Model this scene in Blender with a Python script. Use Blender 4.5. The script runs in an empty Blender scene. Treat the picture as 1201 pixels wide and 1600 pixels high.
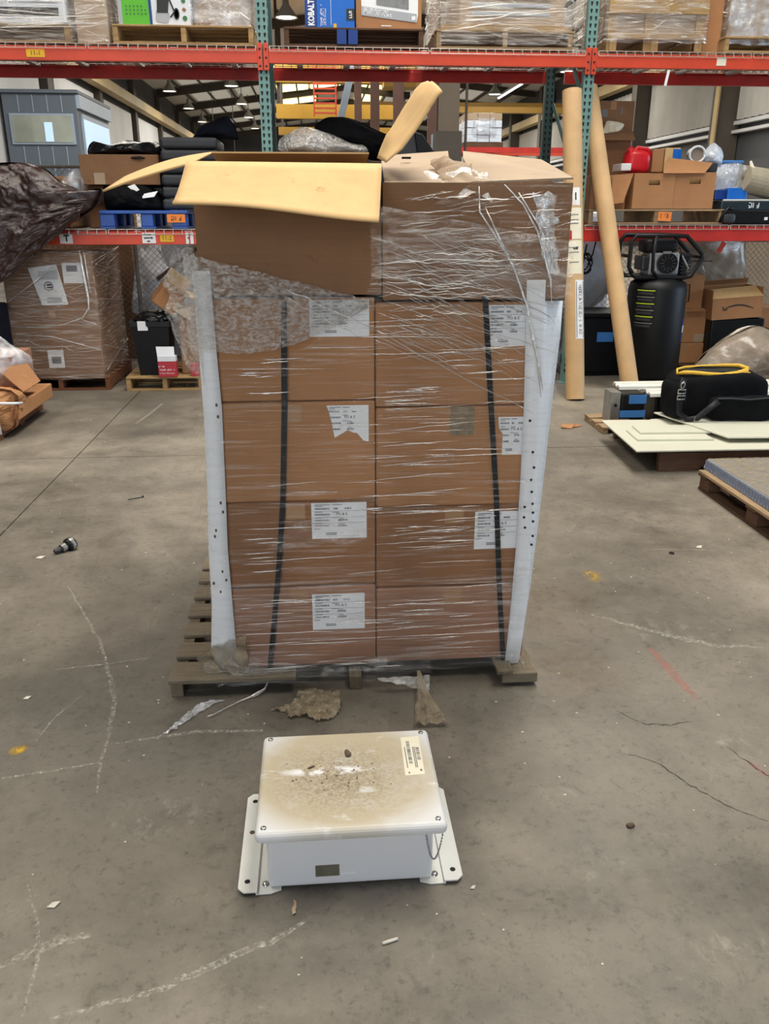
import bpy, bmesh, math, random
from mathutils import Vector, Matrix, Euler, noise
R = math.radians
scene = bpy.context.scene
COL = scene.collection

# ------------------------------------------------------------------ camera
PITCH, YAW = R(19.98), R(4.582)
cam_d = bpy.data.cameras.new('camera'); cam = bpy.data.objects.new('camera', cam_d); COL.objects.link(cam)
cam.location = (0, 0, 1.5)
cam.rotation_euler = Euler((math.pi/2 - PITCH, 0, -YAW), 'XYZ')
cam_d.sensor_fit = 'VERTICAL'; cam_d.sensor_height = 24.0
cam_d.lens = 24.0 * 1290 / 1600
cam_d.clip_start = 0.05; cam_d.clip_end = 300
scene.camera = cam
# ------------------------------------------------------------------ world, large lights, exposure
w = bpy.data.worlds.new('world'); scene.world = w; w.use_nodes = True
w.node_tree.nodes['Background'].inputs[0].default_value = (0.80, 0.88, 1.0, 1)
w.node_tree.nodes['Background'].inputs[1].default_value = 0.16
def area(name, loc, aim, sx, sy, energy, color):
    d = bpy.data.lights.new(name, 'AREA'); d.shape = 'RECTANGLE'; d.size = sx; d.size_y = sy
    d.energy = energy; d.color = color
    o = bpy.data.objects.new(name, d); COL.objects.link(o); o.location = loc
    o.rotation_euler = (Vector(aim) - Vector(loc)).to_track_quat('-Z', 'Y').to_euler()
    return o
area('skylight_strip_lamp', (2.0, 4.6, 8.6), (2.0, 4.6, 0), 2.2, 9, 980, (1.0, 0.94, 0.84))
area('skylight_strip_lamp', (-4.5, 5.0, 8.4), (-4.5, 5.0, 0), 2.2, 9, 520, (1.0, 0.94, 0.84))
area('skylight_strip_lamp', (4.0, 15.0, 8.6), (4.0, 15.0, 0), 9, 2.0, 1100, (1.0, 0.95, 0.86))
for y_ in (25, 40, 56, 72, 88): area('skylight_strip_lamp', (2.5, y_, 8.0), (2.5, y_, 0), 20, 3.0, 2300, (1.0, 0.95, 0.86))
area('dock_door_daylight', (14.4, 3.5, 2.6), (0, 4.5, 1.0), 5.0, 4.5, 650, (0.62, 0.80, 1.0))
area('rear_fill', (-2.5, -9.0, 2.8), (0.0, 3.0, 1.2), 6.0, 5.0, 500, (0.86, 0.93, 1.0))  # front fill added behind the camera; no door is seen there
vs = scene.view_settings
scene.display_settings.display_device = 'sRGB'
vs.view_transform = 'Standard'; vs.look = 'None'; vs.gamma = 1.0; vs.exposure = 0.0; vs.use_curve_mapping = False

# ------------------------------------------------------------------ helpers
MW = {}
def lin(h):
    h = h.lstrip('#'); out = []
    for i in (0, 2, 4):
        c = int(h[i:i+2], 16) / 255
        out.append(c/12.92 if c <= .04045 else ((c+.055)/1.055)**2.4)
    return (*out, 1)
def tag(o, label=None, cat=None, group=None, kind=None):
    if label: o['label'] = label
    if cat: o['category'] = cat
    if group: o['group'] = group
    if kind: o['kind'] = kind
    return o
def thing(name, label, cat, loc=(0, 0, 0), rz=0, group=None, kind=None):
    o = bpy.data.objects.new(name, None); COL.objects.link(o)
    o.empty_display_size = .1
    o.location = loc; o.rotation_euler = (0, 0, rz)
    MW[o] = Matrix.Translation(Vector(loc)) @ Matrix.Rotation(rz, 4, 'Z')
    return tag(o, label, cat, group, kind)
class MB:
    """collects shapes in world coordinates; build() links them as one mesh object"""
    def __init__(s): s.v = []; s.f = []
    def add(s, vs, fs, m=None):
        n = len(s.v)
        s.v += [(m @ Vector(p)) if m else Vector(p) for p in vs]
        s.f += [tuple(i+n for i in f) for f in fs]; return s
    def bx(s, x0, x1, y0, y1, z0, z1, m=None):
        return s.add([(x0,y0,z0),(x1,y0,z0),(x1,y1,z0),(x0,y1,z0),(x0,y0,z1),(x1,y0,z1),(x1,y1,z1),(x0,y1,z1)],
            [(0,3,2,1),(4,5,6,7),(0,1,5,4),(1,2,6,5),(2,3,7,6),(3,0,4,7)], m)
    def box(s, c, d, rot=(0,0,0)):
        return s.bx(-d[0]/2,d[0]/2,-d[1]/2,d[1]/2,-d[2]/2,d[2]/2, Matrix.Translation(Vector(c)) @ Euler(rot).to_matrix().to_4x4())
    def prism(s, poly, h0, h1, axis='z', m=None):
        n = len(poly)
        def P(a, b, h): return {'z': (a,b,h), 'y': (a,h,b), 'x': (h,a,b)}[axis]
        vs = [P(a,b,h0) for a,b in poly] + [P(a,b,h1) for a,b in poly]
        fs = [tuple(range(n))[::-1], tuple(range(n, 2*n))] + [(i, (i+1)%n, n+(i+1)%n, n+i) for i in range(n)]
        return s.add(vs, fs, m)
    def slab(s, pts, t):
        """polygon of 3-D points given thickness t along its normal"""
        P = [Vector(p) for p in pts]; nrm = Vector((0,0,0))
        for i in range(len(P)): nrm += P[i].cross(P[(i+1)%len(P)])
        nrm.normalize(); n = len(P)
        return s.add(P + [p - nrm*t for p in P], [tuple(range(n)), tuple(range(n, 2*n))[::-1]] + [(i, n+i, n+(i+1)%n, (i+1)%n) for i in range(n)])
    def lathe(s, prof, n=24, m=None):
        vs = []; fs = []
        for r, z in prof:
            for k in range(n):
                a = 2*math.pi*k/n; vs.append((r*math.cos(a), r*math.sin(a), z))
        for i in range(len(prof)-1):
            for k in range(n):
                fs.append((i*n+k, i*n+(k+1)%n, (i+1)*n+(k+1)%n, (i+1)*n+k))
        return s.add(vs, fs, m)
    def along(s, p0, p1):
        p0 = Vector(p0); d = Vector(p1) - p0
        return Matrix.Translation(p0) @ d.to_track_quat('Z', 'Y').to_matrix().to_4x4(), d.length
    def cyl(s, p0, p1, r0, r1=None, n=12):
        m, L = s.along(p0, p1); r1 = r0 if r1 is None else r1
        return s.lathe([(1e-5,0),(r0,0),(r1,L),(1e-5,L)], n, m)
    def tube(s, pts, r, n=6, flat=1.0):
        P = [Vector(p) for p in pts]; vs = []; fs = []; ref = None
        for i, p in enumerate(P):
            d = (P[min(i+1,len(P)-1)] - P[max(i-1,0)]); d = d.normalized() if d.length > 1e-9 else Vector((0,0,1))
            if ref is None: ref = Vector((0,0,1)) if abs(d.z) < .9 else Vector((1,0,0))
            a = (ref - d*ref.dot(d)); a = a.normalized() if a.length > 1e-6 else d.orthogonal().normalized()
            b = d.cross(a); ref = a
            rr = r[i] if isinstance(r, (list, tuple)) else r
            for k in range(n):
                t = 2*math.pi*k/n; vs.append(p + a*rr*math.cos(t) + b*rr*flat*math.sin(t))
        for i in range(len(P)-1):
            for k in range(n): fs.append((i*n+k, i*n+(k+1)%n, (i+1)*n+(k+1)%n, (i+1)*n+k))
        fs += [tuple(range(n))[::-1], tuple(range((len(P)-1)*n, len(P)*n))]
        return s.add(vs, fs)
    def grid(s, fn, nu, nv, keep=None):
        vs = [fn(i/nu, j/nv) for j in range(nv+1) for i in range(nu+1)]
        fs = [(j*(nu+1)+i, j*(nu+1)+i+1, (j+1)*(nu+1)+i+1, (j+1)*(nu+1)+i) for j in range(nv) for i in range(nu)
              if keep is None or keep((i+.5)/nu, (j+.5)/nv)]
        return s.add(vs, fs)
    def superbox(s, c, d, e=.35, n=28, m=14, amp=0, freq=4, seed=0, rot=(0,0,0)):
        def sg(x, p): return math.copysign(abs(x)**p, x)
        M = Matrix.Translation(Vector(c)) @ Euler(rot).to_matrix().to_4x4(); vs = []
        for j in range(m+1):
            b = -math.pi/2 + math.pi*j/m
            for i in range(n):
                a = 2*math.pi*i/n
                p = Vector((d[0]/2*sg(math.cos(b),e)*sg(math.cos(a),e), d[1]/2*sg(math.cos(b),e)*sg(math.sin(a),e), d[2]/2*sg(math.sin(b),e)))
                if amp: p += amp*noise.noise_vector((p + Vector((seed*7.1, seed*3.3, 0)))*freq)
                vs.append(p)
        fs = [(j*n+i, j*n+(i+1)%n, (j+1)*n+(i+1)%n, (j+1)*n+i) for j in range(m) for i in range(n)]
        return s.add(vs, fs, M)
    def blob(s, outline, yc, depth, amp=.02, freq=5, seed=0, n=72, rings=14, pw=2.2, flat_back=False):
        """a heap with the given x-z silhouette and real thickness in y"""
        pts = [Vector((a, b)) for a, b in outline]; L = [0]
        for i in range(len(pts)): L.append(L[-1] + (pts[(i+1)%len(pts)] - pts[i]).length)
        O = []
        for k in range(n):
            t = L[-1]*k/n; i = max(j for j in range(len(pts)) if L[j] <= t + 1e-9)
            O.append(pts[i].lerp(pts[(i+1)%len(pts)], (t-L[i])/max(1e-9, L[i+1]-L[i])))
        for _ in range(2): O = [(O[i-1] + O[i]*2 + O[(i+1)%n])/4 for i in range(n)]
        c = sum(O, Vector((0,0)))/n
        for side in (-1, 1):
            vs = []
            for j in range(rings+1):
                r = j/rings
                for o in O:
                    p = c + (o-c)*r; h = (max(0, 1-r**pw))**.55
                    y = yc + side*depth/2*h*(.3 if flat_back and side > 0 else 1)
                    q = Vector((p.x, y, p.y)); sd = Vector((seed*5.3, seed*2.1, seed*9.7))
                    k = noise.fractal((q+sd)*freq, .6, 2.1, 4)
                    k2 = 1 - 2*abs(noise.noise((q+sd)*freq*.6 + Vector((9,0,0))))
                    q += Vector((0, side*-amp*(k+k2*.8), 0)) + noise.noise_vector((q+sd)*freq)*amp*.5*r*(1 if r < 1 else .6)
                    vs.append(q)
            fs = []
            for j in range(rings):
                for i in range(n):
                    f = (j*n+i, j*n+(i+1)%n, (j+1)*n+(i+1)%n, (j+1)*n+i); fs.append(f if side > 0 else f[::-1])
            s.add(vs, fs)
        return s
    def lump(s, c, rad, amp=.1, freq=3, seed=0, sub=4, floor=None):
        bm = bmesh.new(); bmesh.ops.create_icosphere(bm, subdivisions=sub, radius=1)
        sd = Vector((seed*3.7, seed*1.9, seed*8.1)); vs = []
        for v in bm.verts:
            p = v.co.copy(); k = noise.fractal(p*freq+sd, .6, 2.1, 4); k2 = 1-2*abs(noise.noise(p*freq*.8+sd*2))
            p *= 1 + amp*(k + .7*k2)
            q = Vector((c[0]+p.x*rad[0], c[1]+p.y*rad[1], c[2]+p.z*rad[2]))
            if floor is not None and q.z < floor: q.z = floor
            vs.append(q)
        fs = [tuple(v.index for v in f.verts) for f in bm.faces]; bm.free()
        return s.add(vs, fs)
    def build(s, name, mat, parent=None, smooth=False, bev=0, solid=0, sub=0, label=None, cat=None, group=None, kind=None, seg=2):
        me = bpy.data.meshes.new(name)
        if parent is None:
            xs = [v.x for v in s.v]; ys = [v.y for v in s.v]; zs = [v.z for v in s.v]
            loc = Vector(((min(xs)+max(xs))/2, (min(ys)+max(ys))/2, min(zs))); inv = Matrix.Translation(-loc)
        else: inv = MW[parent].inverted()
        me.from_pydata([inv @ v for v in s.v], [], s.f); me.update()
        if len(s.f) < 40000:
            bm = bmesh.new(); bm.from_mesh(me); bmesh.ops.remove_doubles(bm, verts=bm.verts, dist=1e-6)
            bmesh.ops.recalc_face_normals(bm, faces=bm.faces); bm.to_mesh(me); bm.free()
        if smooth:
            for p in me.polygons: p.use_smooth = True
        me.materials.append(MAT[mat] if isinstance(mat, str) else mat)
        o = bpy.data.objects.new(name, me); COL.objects.link(o)
        if parent is None: o.location = loc; MW[o] = Matrix.Translation(loc)
        else: o.parent = parent; MW[o] = MW[parent]
        if bev: b = o.modifiers.new('bevel', 'BEVEL'); b.width = bev; b.segments = seg; b.limit_method = 'ANGLE'; b.angle_limit = R(40)
        if solid: b = o.modifiers.new('thickness', 'SOLIDIFY'); b.thickness = solid; b.offset = 0
        if sub: b = o.modifiers.new('smooth', 'SUBSURF'); b.levels = sub; b.render_levels = sub
        return tag(o, label, cat, group, kind)
def copy_tree(o, parent=None):
    c = o.copy(); COL.objects.link(c); c.parent = parent
    for ch in [x for x in bpy.data.objects if x.parent == o]: copy_tree(ch, c)
    return c
def text(s, size, mat, parent, org, right=(1,0,0), up=(0,0,1), align='CENTER', bold=0, name='lettering', sx=1.0):
    cu = bpy.data.curves.new('t', 'FONT'); cu.body = s; cu.size = size; cu.align_x = align; cu.align_y = 'CENTER'; cu.offset = bold
    cu.resolution_u = 2
    ob = bpy.data.objects.new('t', cu); COL.objects.link(ob)
    me = bpy.data.meshes.new_from_object(ob); bpy.data.objects.remove(ob); bpy.data.curves.remove(cu)
    rt, u, o = Vector(right).normalized(), Vector(up).normalized(), Vector(org)
    mb = MB(); mb.v = [o + rt*v.co.x*sx + u*v.co.y for v in me.vertices]; mb.f = [tuple(p.vertices) for p in me.polygons]
    bpy.data.meshes.remove(me)
    return mb.build(name, mat, parent)

def scribble(parent, org, right, up, width, height, n, mat, stroke=.0015, seed=1, name='lettering'):
    """a row of small print strokes too worn to read"""
    rt, u, o = Vector(right).normalized(), Vector(up).normalized(), Vector(org); nn = rt.cross(u); rd = random.Random(seed+n); mb = MB()
    def seg(a, b):
        pa, pb = o+rt*a[0]+u*a[1], o+rt*b[0]+u*b[1]; d = (pb-pa); d = d.normalized() if d.length > 1e-9 else rt; s = nn.cross(d)*stroke
        mb.add([pa-s, pb-s, pb+s, pa+s], [(0,1,2,3)])
    for k in range(n):
        if rd.random() < .12: continue
        x = -width/2+width*(k+.15)/n; cw = width/n*.66; h = height/2
        for _ in range(3):
            c = rd.choice((0,1,2,3,4))
            if c == 0: seg((x,-h),(x,h))
            elif c == 1: seg((x+cw,-h),(x+cw,h))
            elif c == 2: seg((x,h),(x+cw,h))
            elif c == 3: seg((x,-h),(x+cw,-h))
            else: seg((x,0),(x+cw,rd.uniform(-h,h)))
    if mb.v: return mb.build(name, mat, parent)

# ------------------------------------------------------------------ materials
MAT = {}
def nodes(name):
    m = bpy.data.materials.new(name); m.use_nodes = True; nt = m.node_tree
    return m, nt, nt.nodes['Principled BSDF'], nt.nodes['Material Output']
def N(nt, t, **kw):
    n = nt.nodes.new(t)
    for k, v in kw.items():
        if k in n.inputs: n.inputs[k].default_value = v
        else: setattr(n, k, v)
    return n
def noise_tex(nt, scale=(1,1,1), s=5, detail=6, rough=.6, dist=0, coord='Object', loc=(0,0,0)):
    tc = N(nt, 'ShaderNodeTexCoord'); mp = N(nt, 'ShaderNodeMapping'); mp.inputs['Scale'].default_value = scale; mp.inputs['Location'].default_value = loc
    nt.links.new(tc.outputs[coord], mp.inputs[0])
    n = N(nt, 'ShaderNodeTexNoise', Scale=s, Detail=detail, Roughness=rough, Distortion=dist); nt.links.new(mp.outputs[0], n.inputs['Vector'])
    return n.outputs['Fac']
def ramp(nt, src, stops):
    r = N(nt, 'ShaderNodeValToRGB'); e = r.color_ramp.elements
    while len(e) < len(stops): e.new(.5)
    for i, (p, c) in enumerate(stops): e[i].position = p; e[i].color = c if len(c) == 4 else (*c, 1)
    nt.links.new(src, r.inputs[0]); return r.outputs[0]
def mix(nt, fac, a, b, kind='MIX'):
    m = N(nt, 'ShaderNodeMix', data_type='RGBA', blend_type=kind); 
    for i, x in ((0, fac), (6, a), (7, b)):
        if isinstance(x, (int, float, tuple)): m.inputs[i].default_value = x
        else: nt.links.new(x, m.inputs[i])
    return m.outputs[2]
def bump(nt, src, bs, strength=.3, dist=.01):
    b = N(nt, 'ShaderNodeBump', Strength=strength, Distance=dist); nt.links.new(src, b.inputs['Height']); nt.links.new(b.outputs[0], bs.inputs['Normal'])
def G(v): return (v, v, v, 1)
def plain(name, col, rough=.6, metal=0, var=.15, s=6, scale=(1,1,1), bstr=0, bdist=.004, spec=.5, emit=0, coat=0):
    m, nt, bs, out = nodes(name); c = lin(col)
    bs.inputs['Roughness'].default_value = rough; bs.inputs['Metallic'].default_value = metal; bs.inputs['Specular IOR Level'].default_value = spec
    if coat: bs.inputs['Coat Weight'].default_value = coat; bs.inputs['Coat Roughness'].default_value = .15
    f = noise_tex(nt, scale, s)
    d = tuple(x*(1-var) for x in c[:3]); e = tuple(min(1, x*(1+var)) for x in c[:3])
    col_o = ramp(nt, f, [(.3, d), (.7, e)]); nt.links.new(col_o, bs.inputs['Base Color'])
    if bstr: bump(nt, f, bs, bstr, bdist)
    if emit: bs.inputs['Emission Color'].default_value = c; bs.inputs['Emission Strength'].default_value = emit
    MAT[name] = m; return m
def cardboard(name, col, dirt=.25, grain=(1,1,60)):
    m, nt, bs, out = nodes(name); c = lin(col)
    a = noise_tex(nt, grain, 3, 4); b = noise_tex(nt, (1,1,1), 2.2, 5); g = noise_tex(nt, (1,1,1), 14, 3)
    k = ramp(nt, b, [(.28, tuple(x*(1-dirt) for x in c[:3])), (.62, c)])
    k = mix(nt, .5, k, ramp(nt, a, [(.3, G(.80)), (.7, G(1.0))]), 'MULTIPLY')
    k = mix(nt, 1.0, k, ramp(nt, g, [(.22, (.62,.56,.5)), (.34, G(1.0))]), 'MULTIPLY')
    nt.links.new(k, bs.inputs['Base Color']); bs.inputs['Roughness'].default_value = .75; bs.inputs['Specular IOR Level'].default_value = .25
    bump(nt, a, bs, .12, .003); MAT[name] = m
def wood(name, col, dark=.5, along='x'):
    m, nt, bs, out = nodes(name); c = lin(col)
    sc = {'x': (1.5,14,14), 'y': (14,1.5,14), 'z': (14,14,1.5)}[along]
    a = noise_tex(nt, sc, 4, 8, .7, .6); b = noise_tex(nt, (1,1,1), 3.5, 4)
    k = ramp(nt, a, [(.25, tuple(x*dark for x in c[:3])), (.7, c)])
    k = mix(nt, .7, k, ramp(nt, b, [(.3, G(.6)), (.65, G(1.0))]), 'MULTIPLY')
    nt.links.new(k, bs.inputs['Base Color']); bs.inputs['Roughness'].default_value = .8; bs.inputs['Specular IOR Level'].default_value = .2
    bump(nt, a, bs, .35, .004); MAT[name] = m
def film(name, scale, s, lo, hi, tint='#f4f2ee', rough=.12, bstr=1.0, bdist=.01, p0=.42, p1=.75, milk=(.02,.14)):
    """thin clear plastic: see-through and glossy, milky only where it is gathered"""
    m, nt, bs, out = nodes(name); nt.nodes.remove(bs)
    f = noise_tex(nt, scale, s, 6, .65, .3)
    gf = ramp(nt, f, [(p0, G(lo)), (p1, G(hi))]); mf = ramp(nt, f, [(p0, G(milk[0])), (p1, G(milk[1]))])
    gl = N(nt, 'ShaderNodeBsdfGlossy', Roughness=rough); gl.inputs['Color'].default_value = lin(tint)
    df = N(nt, 'ShaderNodeBsdfDiffuse'); df.inputs['Color'].default_value = lin(tint)
    bump(nt, f, gl, bstr, bdist)
    tr = N(nt, 'ShaderNodeBsdfTransparent'); m1 = N(nt, 'ShaderNodeMixShader'); m2 = N(nt, 'ShaderNodeMixShader')
    nt.links.new(gf, m1.inputs[0]); nt.links.new(tr.outputs[0], m1.inputs[1]); nt.links.new(gl.outputs[0], m1.inputs[2])
    nt.links.new(mf, m2.inputs[0]); nt.links.new(m1.outputs[0], m2.inputs[1]); nt.links.new(df.outputs[0], m2.inputs[2]); nt.links.new(m2.outputs[0], out.inputs[0])
    MAT[name] = m
def mark(name, col, scale, s, p0, p1, hi=1.0, rough=.85, fade=False):
    """paint, chalk or scratch worn into specks, on a real ribbon or patch lying on the floor"""
    m, nt, bs, out = nodes(name); f = noise_tex(nt, scale, s, 8, .75)
    fac = ramp(nt, f, [(p0, G(0)), (p1, G(hi))]); bs.inputs['Base Color'].default_value = lin(col); bs.inputs['Roughness'].default_value = rough
    if fade:
        tc = N(nt, 'ShaderNodeTexCoord'); mp = N(nt, 'ShaderNodeMapping'); nt.links.new(tc.outputs['Generated'], mp.inputs[0]); mp.inputs['Location'].default_value = (-1,-1,0); mp.inputs['Scale'].default_value = (2,2,0)
        ln = N(nt, 'ShaderNodeVectorMath', operation='LENGTH'); nt.links.new(mp.outputs[0], ln.inputs[0])
        fac = mix(nt, 1.0, fac, ramp(nt, ln.outputs['Value'], [(.1, G(1)), (.92, G(0))]), 'MULTIPLY')
    tr = N(nt, 'ShaderNodeBsdfTransparent'); mx = N(nt, 'ShaderNodeMixShader')
    nt.links.new(fac, mx.inputs[0]); nt.links.new(tr.outputs[0], mx.inputs[1]); nt.links.new(bs.outputs[0], mx.inputs[2]); nt.links.new(mx.outputs[0], out.inputs[0])
    MAT[name] = m
def emitter(name, col, st):
    m, nt, bs, out = nodes(name); bs.inputs['Base Color'].default_value = lin(col)
    bs.inputs['Emission Color'].default_value = lin(col); bs.inputs['Emission Strength'].default_value = st; MAT[name] = m

# concrete
m, nt, bs, out = nodes('concrete')
a = noise_tex(nt, (1,1,1), .55, 6, .6, coord='Generated' if False else 'Object'); b = noise_tex(nt, (1,1,1), 3.2, 8, .7); c = noise_tex(nt, (1,1,1), 42, 6, .75); d = noise_tex(nt, (1,1,1), 150, 2, .5)
sw = noise_tex(nt, (1.0,.35,1), 7, 8, .8, 1.2, loc=(3.1,1.7,0))
k = ramp(nt, a, [(.33, lin('#625d54')), (.5, lin('#787166')), (.66, lin('#8e8678'))])
k = mix(nt, .9, k, ramp(nt, b, [(.3, G(.60)), (.62, G(1.12))]), 'MULTIPLY')
k = mix(nt, 1.0, k, ramp(nt, c, [(.28, G(.5)), (.45, G(1.0)), (.62, G(1.0)), (.78, G(1.6))]), 'MULTIPLY')
k = mix(nt, 1.0, k, ramp(nt, d, [(.22, G(.5)), (.32, G(1.0)), (.74, G(1.0)), (.82, G(1.9))]), 'MULTIPLY')
k = mix(nt, ramp(nt, sw, [(.60, G(0)), (.80, G(.40))]), k, lin('#b9b3a4'))
sp2 = noise_tex(nt, (1,1,1), 16, 5, .8, .6, loc=(7,2,0)); k = mix(nt, 1.0, k, ramp(nt, sp2, [(.30, G(.72)), (.46, G(1.0)), (.64, G(1.0)), (.76, G(1.22))]), 'MULTIPLY')
nt.links.new(k, bs.inputs['Base Color'])
nt.links.new(ramp(nt, b, [(.3, G(.42)), (.7, G(.62))]), bs.inputs['Roughness']); bs.inputs['Specular IOR Level'].default_value = .38
bump(nt, c, bs, .18, .003); MAT['concrete'] = m

cardboard('cardboard', '#b5835a'); cardboard('cardboard_dark', '#8f6a4c'); cardboard('cardboard_red', '#a67a5f', .3)
cardboard('cardboard_inside', '#dcb67f', .08, (6,6,6)); cardboard('cardboard_grey', '#b39d84', .2); cardboard('cardboard_wet', '#9c6f4d', .35)
wood('pallet_wood', '#b59a78'); wood('pallet_wood_y', '#b59a78', along='y'); wood('grey_wood', '#8f8370'); wood('grey_wood_y', '#857966', along='y')
wood('dark_wood', '#6d5140'); wood('dark_wood_y', '#5d4636', along='y'); wood('new_wood', '#c3a06f'); wood('new_wood_y', '#c3a06f', along='y'); wood('red_wood', '#8a5c42')
film('film', (1.2,1.2,38), 3, .015, .30, rough=.10, bdist=.006, p0=.50, p1=.78, milk=(.002,.05))
film('film_crinkle', (1,1,1.7), 62, .10, .60, rough=.10, bdist=.012, p0=.40, p1=.64, milk=(.03,.22))
film('film_loose', (1,1,1), 34, .22, .75, rough=.10, bdist=.02, p0=.36, p1=.64, milk=(.05,.30))
film('film_diag', (1,1,2.2), 13, .05, .40, rough=.10, bdist=.02, p0=.48, p1=.74, milk=(.008,.09))
film('film_rope', (1,1,1), 30, .5, .85, rough=.14, bdist=.003, milk=(.15,.4))
film('film_fine', (1,1,1), 30, .35, .8, rough=.10, bdist=.002, milk=(.03,.16))
film('film_highlight', (1,1,1), 22, .55, .95, rough=.10, bdist=.002, p0=.35, p1=.55, milk=(.10,.35))
film('film_dirty', (1,1,1), 18, .30, .5, '#a3967f', rough=.3, bdist=.02, milk=(.25,.7))
film('film_far', (1.5,1.5,20), 3, .05, .55, rough=.09, bdist=.02, p0=.46, p1=.74, milk=(.008,.10))
film('film_clear', (1,1,1), 11, .14, .6, '#eef3fa', rough=.09, bdist=.03, milk=(.05,.3))
plain('white_board', '#e9eaec', .5, var=.05, s=9, bstr=.1); plain('paper', '#e9e9ea', .6, var=.04); plain('paper_cream', '#e6dfc8', .6, var=.06); plain('ink', '#2b2b2d', .6, var=.1)
plain('ink_grey', '#77777a', .6, var=.1); plain('strap_black', '#121317', .5, var=.2, spec=.25); plain('tape', '#a8825f', .25, var=.1)
plain('enclosure_white', '#d8d8da', .35, var=.03, s=3, coat=.2); plain('plate_white', '#dcdcd6', .4, var=.06, s=8)
plain('steel', '#a9a9a6', .3, 1.0, .2, 20); plain('nameplate', '#85826f', .4, .6, .2, 20); plain('dark_steel', '#4a4b4d', .4, .8, .3, 20)
plain('rack_red', '#d0482d', .45, var=.10, s=5); plain('rack_red_dark', '#b8281f', .5, var=.2, s=5); plain('rack_teal', '#6f9590', .5, var=.14, s=7); plain('rack_teal_dark', '#33514f', .55, var=.15, s=7)
plain('joint_fill', '#3b362f', .9, var=.3, s=20); plain('slot_black', '#15191a', .8); plain('galv', '#9a9a98', .35, .7, .2, 20); plain('deck_wire', '#b7b3ac', .35, .5, .15, 20)
plain('black_plastic', '#0f1013', .42, var=.3, s=8, spec=.3); plain('black_cloth', '#0e0f12', .9, var=.4, s=12, bstr=.3, spec=.12); plain('navy_cloth', '#11141f', .85, var=.3, s=12, bstr=.3, spec=.15)
plain('black_bag', '#141517', .22, var=.3, s=8, bstr=.4, bdist=.02); plain('grey_plastic', '#2c2e33', .55, var=.12, s=6); plain('brown_tarp', '#2e1b19', .20, var=.06, s=14, bstr=.9, bdist=.02, spec=.8)
plain('blue_plastic', '#1f4fa3', .4, var=.15); plain('orange_paper', '#f08a3c', .6, var=.06); plain('yellow_paper', '#e8b32a', .6, var=.06); plain('red_plastic', '#d2202a', .35, var=.1)
plain('red_print', '#b02633', .45, var=.08); plain('white_gloss', '#dfe2e8', .35, var=.05); plain('blue_print', '#1668c8', .4, var=.06); plain('navy_print', '#123a85', .4, var=.06)
plain('green_print', '#58b41f', .4, var=.05); plain('green_dark', '#3c7a42', .5); plain('grey_print', '#a9adb3', .5, var=.05); plain('white_print', '#eef0f2', .5, var=.03)
plain('edge_blue', '#75839f', .45, var=.15, s=40); plain('blue_tape', '#3f7fc4', .5, var=.1); plain('panel_white', '#cfcfbe', .45, var=.05, s=2, coat=.1); plain('alu_white', '#d8d8cf', .4, var=.05)
plain('yellow_lining', '#e0b23a', .6, var=.12); plain('tan_roll', '#c9a577', .6, var=.12, s=4, scale=(1,1,1)); plain('tan_roll_inside', '#7b5c3b', .8)
plain('bag_brown', '#8c8072', .25, var=.25, s=5, bstr=.4, bdist=.02); plain('engine_grey', '#a3a5a6', .4, .3, .3, 15); plain('gloss_black', '#0d0e11', .5, var=.3, s=5, spec=.3)
plain('lime', '#b9d32f', .5, var=.05); plain('foam_roll', '#a79c86', .9, var=.1, s=20, bstr=.3); plain('teal_case', '#1c2b33', .4, var=.2); plain('milky', '#cfd8e4', .3, var=.12, s=6)
plain('rust', '#5b4a38', .8, var=.3, s=30); plain('debris_brown', '#8f6b47', .8, var=.2); plain('debris_white', '#cfc9bb', .7, var=.1); plain('crane_yellow', '#8d6a14', .5, var=.12, s=1)
plain('roof_sheet', '#c9c6c0', .7, var=.15, s=.4); plain('rafter', '#3c342f', .7, var=.2, s=.6); plain('wall_sheet', '#a3a09a', .6, var=.12, s=.6); plain('wall_light', '#c6c7c8', .6, var=.08, s=.6)
plain('runway', '#b09a70', .6, var=.15, s=.6); plain('column', '#4b443c', .7, var=.2, s=1); plain('column_tan', '#6b5f51', .7, var=.2, s=1); plain('office', '#58616c', .6, var=.05, s=1); plain('office_trim', '#8f9dae', .5, var=.05)
plain('rust_post', '#4f3328', .7, var=.3, s=2); plain('fence_wire', '#8f8f8a', .4, .6, .2, 20); plain('wall_dark', '#45464a', .7, var=.2, s=.5); plain('glass_office', '#8f968c', .08, var=.25, s=.7, spec=.8)
emitter('lamp_glow', '#fff6e0', 9.0); emitter('skylight_glow', '#fff3b0', 2.2); emitter('tube_glow', '#f4f8ff', 4.0); emitter('window_glow', '#a9c4e2', .7); emitter('roof_sheet_glow', '#d9d6cd', .20)
mark('chalk_white', '#d2cdc0', (1,1,1), 80, .46, .66, .75); mark('chalk_faint', '#c9c3b3', (1,.6,1), 26, .50, .78, .6, fade=True); mark('paint_yellow', '#d8ad2c', (1,.5,1), 38, .44, .56, .95, fade=True); mark('chalk_red', '#c4766a', (1,1,1), 50, .40, .66, .6); mark('crack_dark', '#3a362f', (1,1,1), 40, .35, .55, .75)
mark('stain_rust', '#8a6d45', (1,1,1), 7, .36, .75, .42, fade=True); mark('stain_dark', '#4a453d', (1,1,1), 6, .38, .78, .38, fade=True)

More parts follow.
